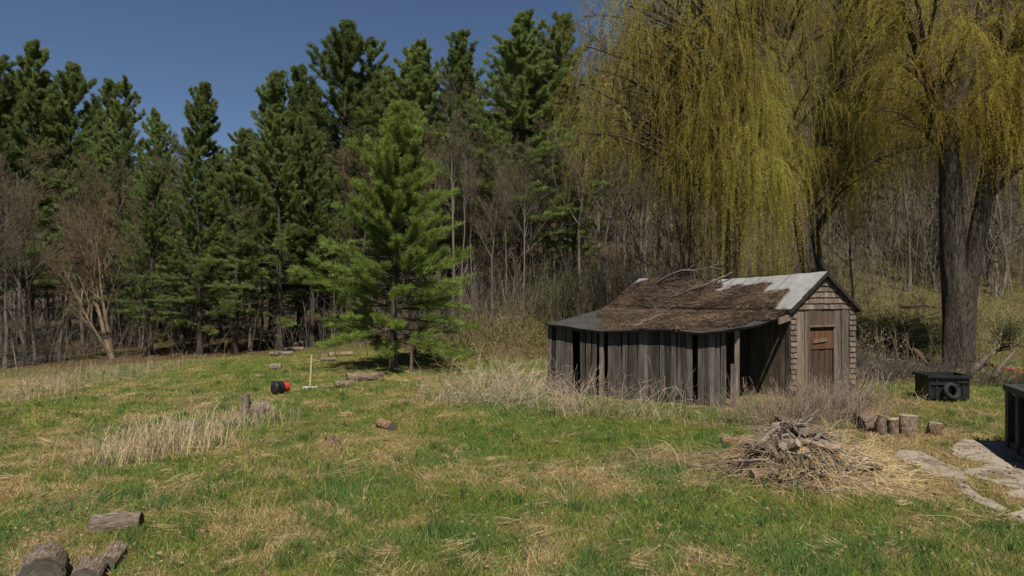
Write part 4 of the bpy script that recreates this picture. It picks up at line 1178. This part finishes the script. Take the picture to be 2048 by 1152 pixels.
# ------------------------------------------------------------------ concrete slabs
R = rng_(900)
for k, s in enumerate(SLABW):
    n = len(s); pts = []
    for i in range(n):
        a, b = s[i], s[(i + 1) % n]
        m_ = max(2, int(np.linalg.norm(b - a) / .12))
        for j in range(m_):
            pts.append(a + (b - a) * j / m_ + R.normal(0, .022, 2))
    pts = np.array(pts); zt = hgt(pts[:, 0], pts[:, 1])
    c = pts.mean(0)
    import bmesh
    bm = bmesh.new()
    top = [bm.verts.new((p[0], p[1], z + .012)) for p, z in zip(pts, zt)]
    bot = [bm.verts.new((p[0], p[1], z - .08)) for p, z in zip(pts, zt)]
    bm.faces.new(top)
    for i in range(len(pts)): bm.faces.new((top[i], bot[i], bot[(i + 1) % len(pts)], top[(i + 1) % len(pts)]))
    bmesh.ops.recalc_face_normals(bm, faces=bm.faces)
    bmesh.ops.triangulate(bm, faces=[f for f in bm.faces if len(f.verts) > 4])
    me = bpy.data.meshes.new('concrete_slab'); bm.to_mesh(me); bm.free(); me.materials.append(M_concrete)
    a = me.attributes.new('tint', 'FLOAT_COLOR', 'POINT'); a.data.foreach_set('color', [1.0] * 4 * len(me.vertices))
    o = bpy.data.objects.new('concrete_slab', me); COL.objects.link(o); tag(o, kind='structure')

# ------------------------------------------------------------------ logs and wood
def log(loc, axis_, length, r, label, seed, group=None, cut=None, bark=None, name='log', tint=(1, 1, 1), r2=None, cat='log'):
    """log with bark, slightly uneven, two cut ends as parts; loc = centre of the axis"""
    global R
    R = rng_(seed)
    ax = norm(np.array(axis_, float)); loc = np.asarray(loc, float)
    n, k = 22, 40
    t = np.linspace(-.5, .5, n) * length
    ref = np.array([0, 0, 1.0]) if abs(ax[2]) < .8 else np.array([1.0, 0, 0])
    a = norm(np.cross(ax, ref)); b = np.cross(ax, a)
    th = np.arange(k) / k * 2 * np.pi
    lob = 1 + .05 * np.sin(2 * th + R.uniform(0, 6)) + .04 * np.sin(3 * th + R.uniform(0, 6)) 
    tg, ag = np.meshgrid(t, np.arange(k) / k, indexing='ij')
    fold = np.minimum(ag, 1 - ag)
    ridge = (fbm(fold * 6.28 * r * 55 + (ag > .5) * 40, tg * 7 + seed, 17, 2) - .5) * min(.045, r * .26)
    bend = np.sin(np.linspace(0, np.pi, n)) * r * R.uniform(-.15, .15)
    rs = np.linspace(r, r2 or r, n) * (1 + R.normal(0, .015, n))
    V = (ax[None] * t[:, None] + b[None] * bend[:, None])[:, None] + (rs[:, None] * lob[None] + ridge)[..., None] * (np.cos(th)[None, :, None] * a + np.sin(th)[None, :, None] * b)
    uvw = np.empty((n, k, 3)); uvw[..., 0] = np.cos(th) * r; uvw[..., 1] = t[:, None] + seed; uvw[..., 2] = np.sin(th) * r
    i = np.arange(n - 1)[:, None] * k; j = np.arange(k)[None]
    q = np.stack([i + j, i + (j + 1) % k, i + k + (j + 1) % k, i + k + j], -1).reshape(-1, 4)
    m = MB(); m.add(V.reshape(-1, 3), quads=q, uvw=uvw.reshape(-1, 3), tint=tint)
    o = m.build(name, bark or M_log, None, True, loc=np.zeros(3)); o.location = tuple(loc)
    tag(o, label, cat, group)
    for e, s in ((0, -1), (n - 1, 1)):
        ring = V[e]; c = ring.mean(0)
        rings = [c + (ring - c) * f + ax * s * o_ for f, o_ in ((1.0, 0), (.93, .006), (.6, .004), (.3, .008))]
        vv = np.vstack(rings + [c[None] + ax * s * .006])
        qd = [[a_ * k + jj, a_ * k + (jj + 1) % k, (a_ + 1) * k + (jj + 1) % k, (a_ + 1) * k + jj] for a_ in range(3) for jj in range(k)]
        tt = np.vstack([np.tile((.7, .6, .5), (k, 1)), np.tile((1, 1, 1), (3 * k + 1, 1))])
        rad_ = np.linalg.norm(vv - c, axis=1); uv_ = np.stack([rad_, ((vv - c) @ a) / np.maximum(rad_, .01) * .3 + seed, ((vv - c) @ b) / np.maximum(rad_, .01) * .3], 1)
        m = MB(); m.add(vv, quads=qd, tris=[[3 * k + jj, 3 * k + (jj + 1) % k, 4 * k] for jj in range(k)], tint=tt, uvw=uv_)
        m.build('cut_end', cut or M_cut, o)
    return o
def lay(px, py, ang, length, r, label, seed, tilt=0, **kw):
    """log lying on the ground; (px,py) = photo point of its lowest middle"""
    g = G(px, py); ax = (math.cos(ang), math.sin(ang), tilt)
    return log(g + np.array([0, 0, r * .74]), ax, length, r, label, seed, **kw)
lay(86, 1178, math.radians(118), .46, .20, 'thick cut log with a dark round end at the bottom left corner', 1001)
lay(176, 1168, math.radians(112), .38, .128, 'rough barked log with a dark end, second from the bottom left corner', 1002)
lay(222, 1128, math.radians(106), .46, .092, 'short pale log pointing away from the rough barked log', 1003, tint=(1.15, 1.1, 1))
lay(233, 1066, math.radians(12), .52, .118, 'deeply furrowed log lying crosswise above the other three foreground logs', 1004)
lay(371, 868, math.radians(5), .5, .13, 'log half hidden behind pale dead stems in the left meadow', 1005)
lay(512, 828, math.radians(20), .6, .17, 'broad grey log lying behind the upright stump piece', 1006)
g = G(491, 832); log(g + np.array([0, 0, .22]), (.05, .05, 1), .56, .09, 'narrow upright grey stump leaning on a broad grey log', 1007, name='stump', cat='stump')
lay(551, 739, math.radians(8), .45, .13, 'short brown log alone in the grass above the black and red bucket', 1008)
lay(598, 694, math.radians(10), .55, .2, 'grey log round perched beside the far log heap', 1009)
lay(566, 711, math.radians(25), .9, .13, 'bark covered log in the middle of the far log heap', 1010)
lay(550, 712, math.radians(-35), .6, .12, 'short log at the left end of the far log heap', 1011)
lay(588, 701, math.radians(8), 1.0, .11, 'long log at the right end of the far log heap', 1012)
lay(681, 712, math.radians(25), 1.1, .11, 'pale log lying between the far log heap and the young pine', 1013, tint=(1.25, 1.15, 1))
lay(655, 722, math.radians(15), .7, .09, 'thin log end left of the pale log near the young pine', 1014)
lay(724, 762, math.radians(20), .95, .16, 'long log with a split pale side in front of the young pine', 1015, tint=(1.15, 1.05, 1))
lay(690, 775, math.radians(12), .55, .12, 'short log at the left end of the logs in front of the young pine', 1016)
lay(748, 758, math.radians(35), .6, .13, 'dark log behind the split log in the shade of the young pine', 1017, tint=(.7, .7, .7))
lay(772, 858, math.radians(125), .62, .10, 'tan log lying lengthwise in the grass left of the dead canes', 1018, tint=(1.4, 1.15, .9))
lay(662, 884, math.radians(40), .18, .06, 'small dark wood chunk in the middle of the meadow', 1019, tint=(.5, .45, .4), cut=M_cut)
lay(672, 890, math.radians(20), .14, .05, 'smaller dark wood chunk beside another in the middle of the meadow', 1020, tint=(.5, .45, .4))
# rounds right of the brush pile
def stand(px, py, r, h, label, seed, lean=(0, 0), **kw):
    g = G(px, py)
    return log(g + np.array([0, 0, h * .48]), (lean[0], lean[1], 1), h, r, label, seed, name='log_round', cat='log', **kw)
stand(1768, 868, .13, .34, 'grey log round leaning at the left of the upright rounds', 1030, (.25, .1), tint=(1.1, 1.08, 1.05), cut=M_cutpale)
stand(1788, 870, .105, .32, 'slim pale split round between two thicker upright rounds', 1031, (-.1, 0), tint=(1.5, 1.38, 1.25), cut=M_cutpale)
stand(1817, 872, .15, .40, 'thickest upright log round with pale chips at its foot', 1032, (.02, .0), tint=(1.3, 1.2, 1.1), cut=M_cutpale)
stand(1871, 870, .12, .23, 'short log round standing apart nearest the dumpster', 1033, (.1, 0), tint=(1.1, 1.0, .9), cut=M_cutpale)
lay(1748, 862, math.radians(10), .62, .17, 'rough barked log lying left of the upright rounds', 1034, tint=(1.0, .95, .9))
lay(1735, 838, math.radians(5), .55, .10, 'orange weathered log lying on top of the bank behind the rounds', 1035, tint=(1.8, 1.2, .8))

# ------------------------------------------------------------------ brush pile
R = rng_(1100)
PC = G(1592, 950)
def pile_h(x, y):
    r2 = ((x - PC[0]) / .80) ** 2 + ((y - PC[1] - .1) / .8) ** 2
    return .54 * np.exp(-r2 * 1.1) * (.45 + 1.1 * fbm(x * 1.7, y * 1.7, 66, 3))
a = np.linspace(-2.2, 2.2, 90); b = np.linspace(-1.7, 1.7, 70)
XX, YY = np.meshgrid(PC[0] + a, PC[1] + b); xq, yq = XX.ravel(), YY.ravel()
zq = hgt(xq, yq) + pile_h(xq, yq) - .03 + .05 * (fbm(xq * 5, yq * 5, 12, 2) - .5) * np.minimum(1, pile_h(xq, yq) * 8)
i = np.arange(69)[:, None] * 90; j = np.arange(89)[None]
m = MB(); m.add(np.stack([xq, yq, zq], 1), quads=np.stack([i + j, i + j + 1, i + 91 + j, i + 90 + j], -1).reshape(-1, 4), tint=(1.25, 1.1, .9))
heap = m.build('brush_heap', M_litter, None, True)
tag(heap, 'heap of dead leaves and rubbish under the pile of grey sticks', 'debris heap', kind='stuff')
def straw_pile(n, cx, cy, sx, sy, lmin, lmax, tint, r, name, label, outward=.8):
    x = cx + R.normal(0, sx, n); y = cy + R.normal(0, sy, n)
    ok = ~inside_shed(x, y) & ~on_slab(x, y); x, y = x[ok], y[ok]; n = len(x)
    z = hgt(x, y) + pile_h(x, y)
    out = norm(np.stack([x - PC[0], y - PC[1], np.zeros(n)], 1))
    d = out * outward + R.normal(0, .55, (n, 3)); d[:, 2] = np.abs(d[:, 2]) * .6 + .05
    T = grow(np.stack([x, y, z], 1), d, R.uniform(lmin, lmax, n), 5, .12, 0, .55)
    T[:, :, 2] = np.maximum(T[:, :, 2], hgt(T[:, :, 0], T[:, :, 1]) + .01)
    m = MB(); m.tubes(T, taper(np.full(n, r) * R.uniform(.6, 1.3, n), 5, .5), 3, np.array(tint) * R.uniform(.45, 1.3, (n, 1)) * (1 + R.normal(0, .06, (n, 3))))
    o = m.build(name, M_straw)
    return tag(o, label, 'dry straw', kind='stuff')
straw_pile(1200, PC[0] + .05, PC[1] - .35, .65, .5, .25, .7, (.42, .31, .165), .0035, 'straw', 'long dry straw spilling around the stick pile')
straw_pile(1200, PC[0] + .95, PC[1] + .3, .22, .45, .3, .75, (.48, .37, .19), .0035, 'straw', 'thick golden dry grass arching over the right side of the stick pile', .5)
straw_pile(900, PC[0] - 1.6, PC[1] + .9, .45, .3, .2, .5, (.36, .26, .15), .0035, 'straw', 'dry grass tufts left behind the stick pile')
straw_pile(500, PC[0] + 1.7, PC[1] + 1.2, .5, .8, .12, .35, (.20, .14, .09), .003, 'straw', 'brown trodden straw between the stick pile and the concrete')
m = MB(); n = 560
x = PC[0] + R.normal(0, .5, n); y = PC[1] + R.normal(0.1, .45, n)
z = hgt(x, y) + pile_h(x, y) + R.uniform(0, .12, n); th = R.uniform(0, 6.28, n)
d = np.stack([np.cos(th), np.sin(th), R.normal(0, .25, n)], 1)
T = grow(np.stack([x, y, z], 1) - d * .15, d, R.uniform(.15, .7, n), 4, .12)
m.tubes(T, taper(R.uniform(.004, .014, n), 4, .5), 4, np.array([.95, .9, .85]) * R.uniform(.5, 1.5, (n, 1)))
tag(m.build('small_sticks', M_deadwood), 'mass of thin broken twigs in the stick pile', 'twigs', kind='stuff')
STK = [(R.uniform(1470, 1640), R.uniform(855, 930), 0, 0, R.uniform(.02, .05), 0) for _ in range(34)] + [(1500, 866, 1680, 868, .032, .60), (1520, 880, 1660, 905, .035, .62), (1555, 862, 1690, 878, .028, .66), (1540, 905, 1610, 870, .045, .55), (1575, 875, 1670, 925, .036, .6), (1590, 850, 1640, 905, .03, .72),
       (1600, 880, 1700, 890, .04, .62), (1530, 870, 1620, 862, .034, .7), (1550, 920, 1590, 885, .05, .5), (1610, 895, 1668, 935, .03, .5), (1560, 855, 1600, 842, .022, .78), (1630, 870, 1690, 865, .036, .6), (1500, 905, 1560, 880, .03, .45), (1480, 900, 1540, 912, .035, .4), (1600, 915, 1680, 908, .03, .55), (1585, 860, 1655, 880, .04, .66)]
for k, (x0, y0, x1, y1, r, zz) in enumerate(STK):
    d = PC[1] + R.uniform(-.35, .35)
    p0 = P3(x0, y0, d + .12); p1 = P3(x1, y1, d - .12)
    if x1 == 0:
        th = R.normal(0, .55); ln = R.uniform(.3, .8); c_ = np.array([PC[0] + .1 + R.normal(0, .34), PC[1] + R.normal(.1, .32), 0]); hv_ = np.array([math.cos(th), math.sin(th), 0]) * ln / 2
        c_[2] = hgt(c_[0], c_[1]) + pile_h(c_[0], c_[1]) + R.uniform(.02, .11); hv_[2] = R.normal(0, .07); p0 = c_ - hv_; p1 = c_ + hv_
    n = 8; T = p0 + (p1 - p0) * np.linspace(0, 1, n)[:, None] + np.cumsum(R.normal(0, .012, (n, 3)), 0)
    base = hgt(T[:, 0], T[:, 1]) + pile_h(T[:, 0], T[:, 1])
    T[:, 2] = np.maximum(T[:, 2], base + r * .6)
    T[:, 2] = np.minimum(T[:, 2], base + .16)
    m = MB(); m.tubes(T[None], np.linspace(r, r * .6, n)[None] * (1 + R.normal(0, .06, (1, n))), 9, np.array((1, .95, .88)) * R.uniform(.45, 1.2), cap=True)
    c = T.mean(0)
    o = m.build('grey_stick', M_deadwood, None, True, loc=c)
    tag(o, 'weathered grey stick lying across the stick pile by the shed', 'stick', 'grey sticks in the pile')
g = P3(1517, 868, PC[1] + .7); g[2] = float(hgt(g[0], g[1])) + .3
log(g, (.45, -.3, .75), .5, .11, 'tilted cut log end at the upper left of the stick pile', 1120, tint=(1.4, 1.2, 1.0), cut=M_cutpale)
lay(1478, 888, math.radians(15), .7, .08, 'splintered brown stump wood left of the stick pile', 1121, tint=(1.3, 1.0, .8), cut=M_cutpale)
g = P3(1528, 915, PC[1] - .6); g[2] = float(hgt(g[0], g[1]) + pile_h(g[0], g[1])) + .07
log(g, (1, .15, .1), .36, .085, 'pale log chunk at the left front of the stick pile', 1122, tint=(1.15, 1.05, .92), cut=M_cutpale)
g = P3(1600, 905, PC[1] - .35); g[2] = float(hgt(g[0], g[1]) + pile_h(g[0], g[1])) + .05
log(g, (.6, -.6, .2), .22, .075, 'yellow freshly broken wood chunk in the middle of the stick pile', 1123, tint=(2.2, 1.6, .9), cut=M_cutpale)

for k in range(20):
    R = rng_(1150 + k)
    x, y = PC[0] + R.normal(0, .45), PC[1] + R.normal(-.15, .38)
    z = float(hgt(np.array([x]), np.array([y]))[0] + pile_h(np.array([x]), np.array([y]))[0]) + .09
    th = R.normal(0, .7); tn = R.uniform(.7, 1.6)
    log((x, y, z), (math.cos(th), math.sin(th), R.normal(0, .25)), R.uniform(.25, .6), R.uniform(.045, .085), 'grey chunk of split firewood half buried in the stick pile', 1160 + k, group='firewood chunks in the pile', tint=(tn, tn * .95, tn * .88), cut=M_cutpale, name='firewood', cat='firewood')

# ------------------------------------------------------------------ fallen branches
def branch(pts, r, label, seed, mat=M_deadwood, tint=(1, 1, 1), sub=5, name='fallen_branch'):
    global R
    R = rng_(seed)
    pts = np.array(pts, float); t = np.linspace(0, 1, len(pts)); n = 12; tt = np.linspace(0, 1, n)
    T = np.stack([np.interp(tt, t, pts[:, k]) for k in range(3)], 1) + R.normal(0, .012, (n, 3))
    Rr = np.linspace(r, r * .35, n)
    m = MB(); m.tubes(T[None], Rr[None], 8, tint, cap=True)
    p, d, l, rr = children(T[None], Rr[None], sub, .25, 1, .7, .3, .6, .25)
    T2 = grow(p, d, l, 5, .15, 0.02); m.tubes(T2, taper(rr, 5, .3), 5, tint)
    p, d, l, rr = children(T2, taper(rr, 5, .3), 3, .2, 1, .7, .5, .6, .15)
    m.tubes(grow(p, d, l, 4, .15), taper(np.maximum(rr, .004), 4, .5), 3, tint)
    o = m.build(name, mat, None, True, loc=T[0]); return tag(o, label, 'branch')
def rp_(a, b, lift): return roof_pt(a, b, 0, lift)
branch([rp_(6.6, .25, .12), rp_(5.6, .1, .40), rp_(4.9, .05, .34), rp_(4.2, .02, .42), rp_(3.6, .05, .3)], .045, 'grey curved fallen limb arching along the shed ridge', 1201, tint=(.8, .75, .7))
branch([rp_(3.3, .05, .22), rp_(3.8, .3, .18), rp_(4.6, .5, .12), rp_(5.2, .7, .08)], .04, 'dead limb lying down the roof slope from the ridge tangle', 1202, tint=(.85, .8, .75), sub=8)
branch([lean_pt(.42, .12, .05), lean_pt(.5, .35, .22), lean_pt(.52, .6, .18)], .03, 'short crooked branch near the front edge of the lean-to roof', 1203, tint=(.7, .65, .6))
branch([rp_(1.2, .55, .04), rp_(2.0, .62, .07), rp_(3.0, .60, .07), rp_(3.8, .75, .05)], .018, 'long thin stick lying along the upper roof litter', 1204, sub=3)
branch([lean_pt(.66, .62, .04), lean_pt(.72, .5, .06), lean_pt(.8, .5, .06), lean_pt(.88, .6, .04)], .016, 'thin pale stick lying on the right of the roof litter', 1205, sub=3)
for k in range(16):
    a, b = [(4.6, .35), (5.0, .6), (5.6, .45), (4.2, .6), (6.0, .65), (3.9, .2), (5.3, .25), (3.6, .12), (3.8, .05), (4.1, .1), (3.4, .3), (4.4, .08), (6.4, .4), (6.6, .75), (4.8, .8), (5.8, .9)][k]
    branch([rp_(a, b, .05), rp_(a + .5, b + R.uniform(-.12, .15), .16 + (.22 if b < .15 else 0)), rp_(a + 1.0, min(1, b + R.uniform(-.2, .2)), .08)], .014, 'small dead twiggy branch tangled in the litter at the roof centre', 1210 + k, tint=(.55, .5, .47), sub=7)['group'] = 'twiggy branches on the roof'
# limbs on bank and by the willow
branch([G(965, 660), G(1000, 648) + Z3 * .25, G(1040, 632) + Z3 * .2], .06, 'longest pale cut limb lying on the bank left of the shed', 1220, tint=(1.1, 1, .85))
branch([G(985, 660) + Z3 * .05, G(1010, 650) + Z3 * .3, G(1055, 640) + Z3 * .25], .05, 'second pale cut limb lying on the bank left of the shed', 1221, tint=(1.1, 1, .85))
branch([G(925, 625), G(940, 640) + Z3 * .3, G(945, 655) + Z3 * .05], .045, 'broken pale stem leaning on the bank right of the young pine', 1222, tint=(1.2, 1.1, .95))
branch([G(1938, 752) + Z3 * .05, G(1965, 740) + Z3 * .3, G(1992, 728) + Z3 * .5, P3(2022, 690, 23.0)], .12, 'large fallen grey limb propped up right of the willow trunk', 1223, tint=(.5, .46, .42))
branch([G(1985, 760) + Z3 * .03, P3(2000, 735, 22), P3(2030, 700, 22)], .09, 'forked pale limb crossing the fallen limb by the willow', 1224, tint=(.75, .68, .6))
branch([G(1805, 718) + Z3 * .1, P3(1830, 700, 24.5), P3(1862, 735, 23.5)], .14, 'dark split log trunk lying on the slope left of the willow', 1225, tint=(.55, .42, .36), mat=M_log, sub=2)
branch([G(1718, 745) + Z3 * .15, G(1765, 738) + Z3 * .35, G(1815, 740) + Z3 * .3], .05, 'horizontal dead limb in the shaded brush right of the shed', 1226, tint=(.8, .72, .65))
branch([G(1800, 616) + Z3 * .1, G(1850, 617) + Z3 * .15, G(1890, 620) + Z3 * .1], .12, 'dark fallen trunk lying across the bank left of the willow', 1227, tint=(.5, .42, .36), mat=M_log, sub=2)

# ------------------------------------------------------------------ small things in the meadow
def lathe(m, prof, k=24, tint=(1, 1, 1)):
    th = np.arange(k) / k * 2 * np.pi
    V = np.array([[r * np.cos(t), r * np.sin(t), z] for r, z in prof for t in th])
    i = np.arange(len(prof) - 1)[:, None] * k; j = np.arange(k)[None]
    m.add(V, quads=np.stack([i + j, i + (j + 1) % k, i + k + (j + 1) % k, i + k + j], -1).reshape(-1, 4), tint=tint)
R = rng_(1300)
g = G(552, 790)
bk = empty('bucket', g + np.array([-.03, -.05, .20]), 0, 'black bucket with a red end lying on its side in the meadow', 'bucket')
bk.scale = (.82, .82, .82)
bk.rotation_euler = (math.radians(88), 0, math.radians(-40))
m = MB(); lathe(m, [(.0, .02), (.21, .02), (.232, .0), (.235, -.02), (.225, -.03), (.215, -.2), (.21, -.3)]); m.build('barrel', M_black, bk, True)
m = MB(); lathe(m, [(.155, -.3), (.16, -.32), (.165, -.5), (.15, -.52), (0, -.52)]); lathe(m, [(.21, -.3), (.155, -.3)]); m.build('base', M_red, bk, True)
m = MB(); lathe(m, [(.0, .035), (.12, .035), (.185, .03), (.19, .02)], tint=(1.6, 1.6, 1.6)); m.build('lid', M_black, bk, True)
g = G(620, 778)
br = empty('push_broom', g, 0, 'push broom with a white head standing upright in the meadow', 'broom')
m = MB(); m.tubes(np.array([[[0, 0, .06], [.02, .01, .5], [.045, .02, 1.0]]]), np.full((1, 3), .026), 10, cap=True); m.build('handle', M_pole, br, True)
m = MB(); m.box((-.20, -.045, .035), (.40, .06, 0), (0, .09, 0), (0, 0, .035)); m.build('head', M_white, br)
m = MB(); n = 260
p = np.stack([R.uniform(-.19, .19, n), R.uniform(-.03, .06, n), np.full(n, .04)], 1)
m.tubes(grow(p, np.stack([R.normal(0, .3, n), R.normal(0, .3, n), -np.ones(n)], 1), np.full(n, .055), 3, .1), np.full((n, 3), .004), 3, (1.1, 1.1, 1.1)); m.build('bristles', M_white, br)
def fence_post(px, py, h, r, label, tint):
    g = G(px, py); n = 7
    T = g + np.stack([np.linspace(0, .03, n), np.zeros(n), np.linspace(-.15, h, n)], 1)
    m = MB(); m.tubes(T[None], np.full((1, n), r) * (1 + R.normal(0, .05, (1, n))), 9, tint, cap=True, rough=.05)
    tag(m.build('fence_post', M_deadwood, None, True, loc=g), label, 'post')
fence_post(822, 745, .95, .055, 'nearer of two thin wooden posts right of the young pine trunk', (.8, .65, .5))
fence_post(829, 732, .75, .055, 'farther dark post just behind the nearer thin post by the young pine', (.45, .4, .36))
fence_post(902, 726, .95, .06, 'lone thin wooden post between the young pine and the dead canes', (.7, .58, .46))
fence_post(965, 718, .9, .05, 'thin wooden post half hidden in scrub on the bank', (.7, .58, .46))
def stake(px, py, h, label, lean=(0, 0), r=.014, tint=(1.4, 1.3, 1.15)):
    g = G(px, py); T = g + np.array([[0, 0, -.05], [lean[0] * .5 + .01, 0, h * .5], [lean[0], lean[1], h]])
    m = MB(); m.tubes(T[None], np.array([[r, r, r * .6]]), 6, tint, cap=True)
    tag(m.build('stake', M_deadwood, None, True, loc=g), label, 'stake')
stake(150, 790, .72, 'thin bleached stake standing in the left meadow weeds', (.01, 0))
stake(34, 742, 1.3, 'pale leaning sapling stake at the left meadow edge', (-.22, 0), .02)
stake(51, 772, .28, 'short white stub in the weeds at the far left', (0, 0), .03, (1.9, 1.85, 1.7))
stake(556, 845, .35, 'short dark stick upright near the grey stump', (0, 0), .012, (.5, .4, .35))

# ------------------------------------------------------------------ scrap tub, tyre, dumpster, red strap
R = rng_(1400)
g = G(1901, 803)
sc_ = empty('scrap_tub', g + np.array([0, .35, 0]), math.radians(-6), 'black box shaped scrap tub with rim in front of the big willow', 'tub')
sc_.scale = (.78, 1, .95)
m = MB()
def bx(m, x0, x1, y0, y1, z0, z1, tint=(1, 1, 1)): m.box((x0, y0, z0), (x1 - x0, 0, 0), (0, y1 - y0, 0), (0, 0, z1 - z0), tint=tint)
for a in ((-.62, .62, -.36, -.33), (-.62, .62, .33, .36)): bx(m, a[0], a[1], a[2], a[3], .06, .62)
bx(m, -.62, -.59, -.33, .33, .06, .62); bx(m, .59, .62, -.33, .33, .06, .62); bx(m, -.59, .59, -.33, .33, .06, .09)
for x in (-.4, .42): bx(m, x - .03, x + .03, -.385, -.36, .08, .6)
m.build('body', M_black, sc_)
m = MB(); bx(m, -.68, .68, -.42, -.34, .621, .69, (1.2, 1.2, 1.2)); bx(m, -.68, .68, .34, .42, .621, .69); bx(m, -.68, -.6, -.34, .34, .621, .69); bx(m, .6, .68, -.34, .34, .621, .69)
m.build('rim', M_black, sc_)
m = MB(); bx(m, -.585, .585, -.325, .325, .58, .605, (1.2, 1.2, 1.2)); bx(m, -.3, .1, -.2, .2, .606, .65); m.build('lid', M_black, sc_)
m = MB(); bx(m, -.55, .3, -.40, -.362, .44, .47, (1.7, 1.7, 1.7)); bx(m, .2, .6, -.41, -.37, .5, .53, (1.7, 1.7, 1.7)); m.build('rail', M_black, sc_)
m = MB()
for x in (-.5, .5): bx(m, x - .06, x + .06, -.3, .3, -.02, .058)
m.build('skid', M_black, sc_)
def torus(R_, r_, k=32, s=12):
    th = np.arange(k) / k * 6.28318; ph = np.arange(s) / s * 6.28318
    V = np.array([[(R_ + r_ * .95 * math.cos(b)) * math.cos(a), (R_ + r_ * .95 * math.cos(b)) * math.sin(a), r_ * 1.1 * math.sin(b)] for a in th for b in ph])
    Q = [[i * s + j, ((i + 1) % k) * s + j, ((i + 1) % k) * s + (j + 1) % s, i * s + (j + 1) % s] for i in range(k) for j in range(s)]
    return V, Q
V, Q = torus(.165, .058); m = MB(); m.add(V, quads=Q)
o = m.build('tyre', M_rubber, None, True); o.location = tuple(g + np.array([-.05, -.12, .27])); o.rotation_euler = (math.radians(72), 0, math.radians(10))
tag(o, 'old black tyre leaning against the front of the scrap tub', 'tyre')
# dumpster
c0 = G(2014, 897)[:2]; dirn = norm(np.array([-.36, -1.0])); side = np.array([-dirn[1], dirn[0]])
if side[0] < 0: side = -side
dm = empty('dumpster', v3(c0, 0), 0, 'dark green black dumpster cut by the right frame edge', 'dumpster')
zb = float(hgt(c0[0], c0[1])) + .04; DL, DW, DH = 2.2, 2.6, 1.04; dl = np.array(dm.location)
def dbox(m, a0, a1, b0, b1, z0, z1, tint=(1, 1, 1)):
    m.box(v3(c0 + dirn * a0 + side * b0, zb + z0), v3(dirn * (a1 - a0), 0), v3(side * (b1 - b0), 0), Z3 * (z1 - z0), tint=tint)
m = MB(); dbox(m, .05, DL - .05, .05, .09, .12, DH - .05, (.75, .75, .75)); dbox(m, .05, DL - .05, DW - .09, DW - .05, .12, DH - .05)
dbox(m, .05, .09, .09, DW - .09, .12, DH - .05); dbox(m, DL - .09, DL - .05, .09, DW - .09, .12, DH - .05); dbox(m, .09, DL - .09, .09, DW - .09, .12, .16)
m.build('body', M_dump, dm, loc=dl)
m = MB()
for a in np.linspace(0, DL - .14, 5): dbox(m, a, a + .14, -.03, .048, .0, DH - .06, (1.25, 1.25, 1.25))
m.build('side_rib', M_dump, dm, loc=dl)
m = MB(); dbox(m, -.04, DL + .04, -.05, .10, DH - .058, DH + .05, (1.5, 1.5, 1.5)); dbox(m, -.04, .08, .102, DW, DH - .058, DH + .05, (1.5, 1.5, 1.5)); dbox(m, DL - .06, DL + .04, .102, DW, DH - .058, DH + .05); dbox(m, .082, DL - .062, DW - .1, DW + .04, DH - .058, DH + .05)
m.build('rim', M_dump, dm, loc=dl)
m = MB(); dbox(m, 0.01, DL - .01, .0, .14, -.03, .115); dbox(m, .01, DL - .01, DW - .14, DW, -.03, .115)
m.build('bottom_rail', M_rust, dm, loc=dl)
m = MB(); dbox(m, .30, .48, -.008, .046, .95, 1.05, (1, 1, 1)); m.build('decal', M_white, dm, loc=dl)
m = MB(); dbox(m, -.06, -.005, .02, .10, .25, .50); m.build('hook', M_rust, dm, loc=dl)
# red strap
g = G(2010, 750)
n = 14; t = np.linspace(0, 1, n)
T = g + np.stack([-.3 + t * .75, .1 * np.sin(t * 5), .05 + .16 * np.sin(t * 3.1)], 1)
m = MB(); m.tubes(T[None], np.full((1, n), .028), 7, cap=True)
tag(m.build('hose', M_red, None, True, loc=g), 'short red hose lying on the ground right of the big willow', 'hose')
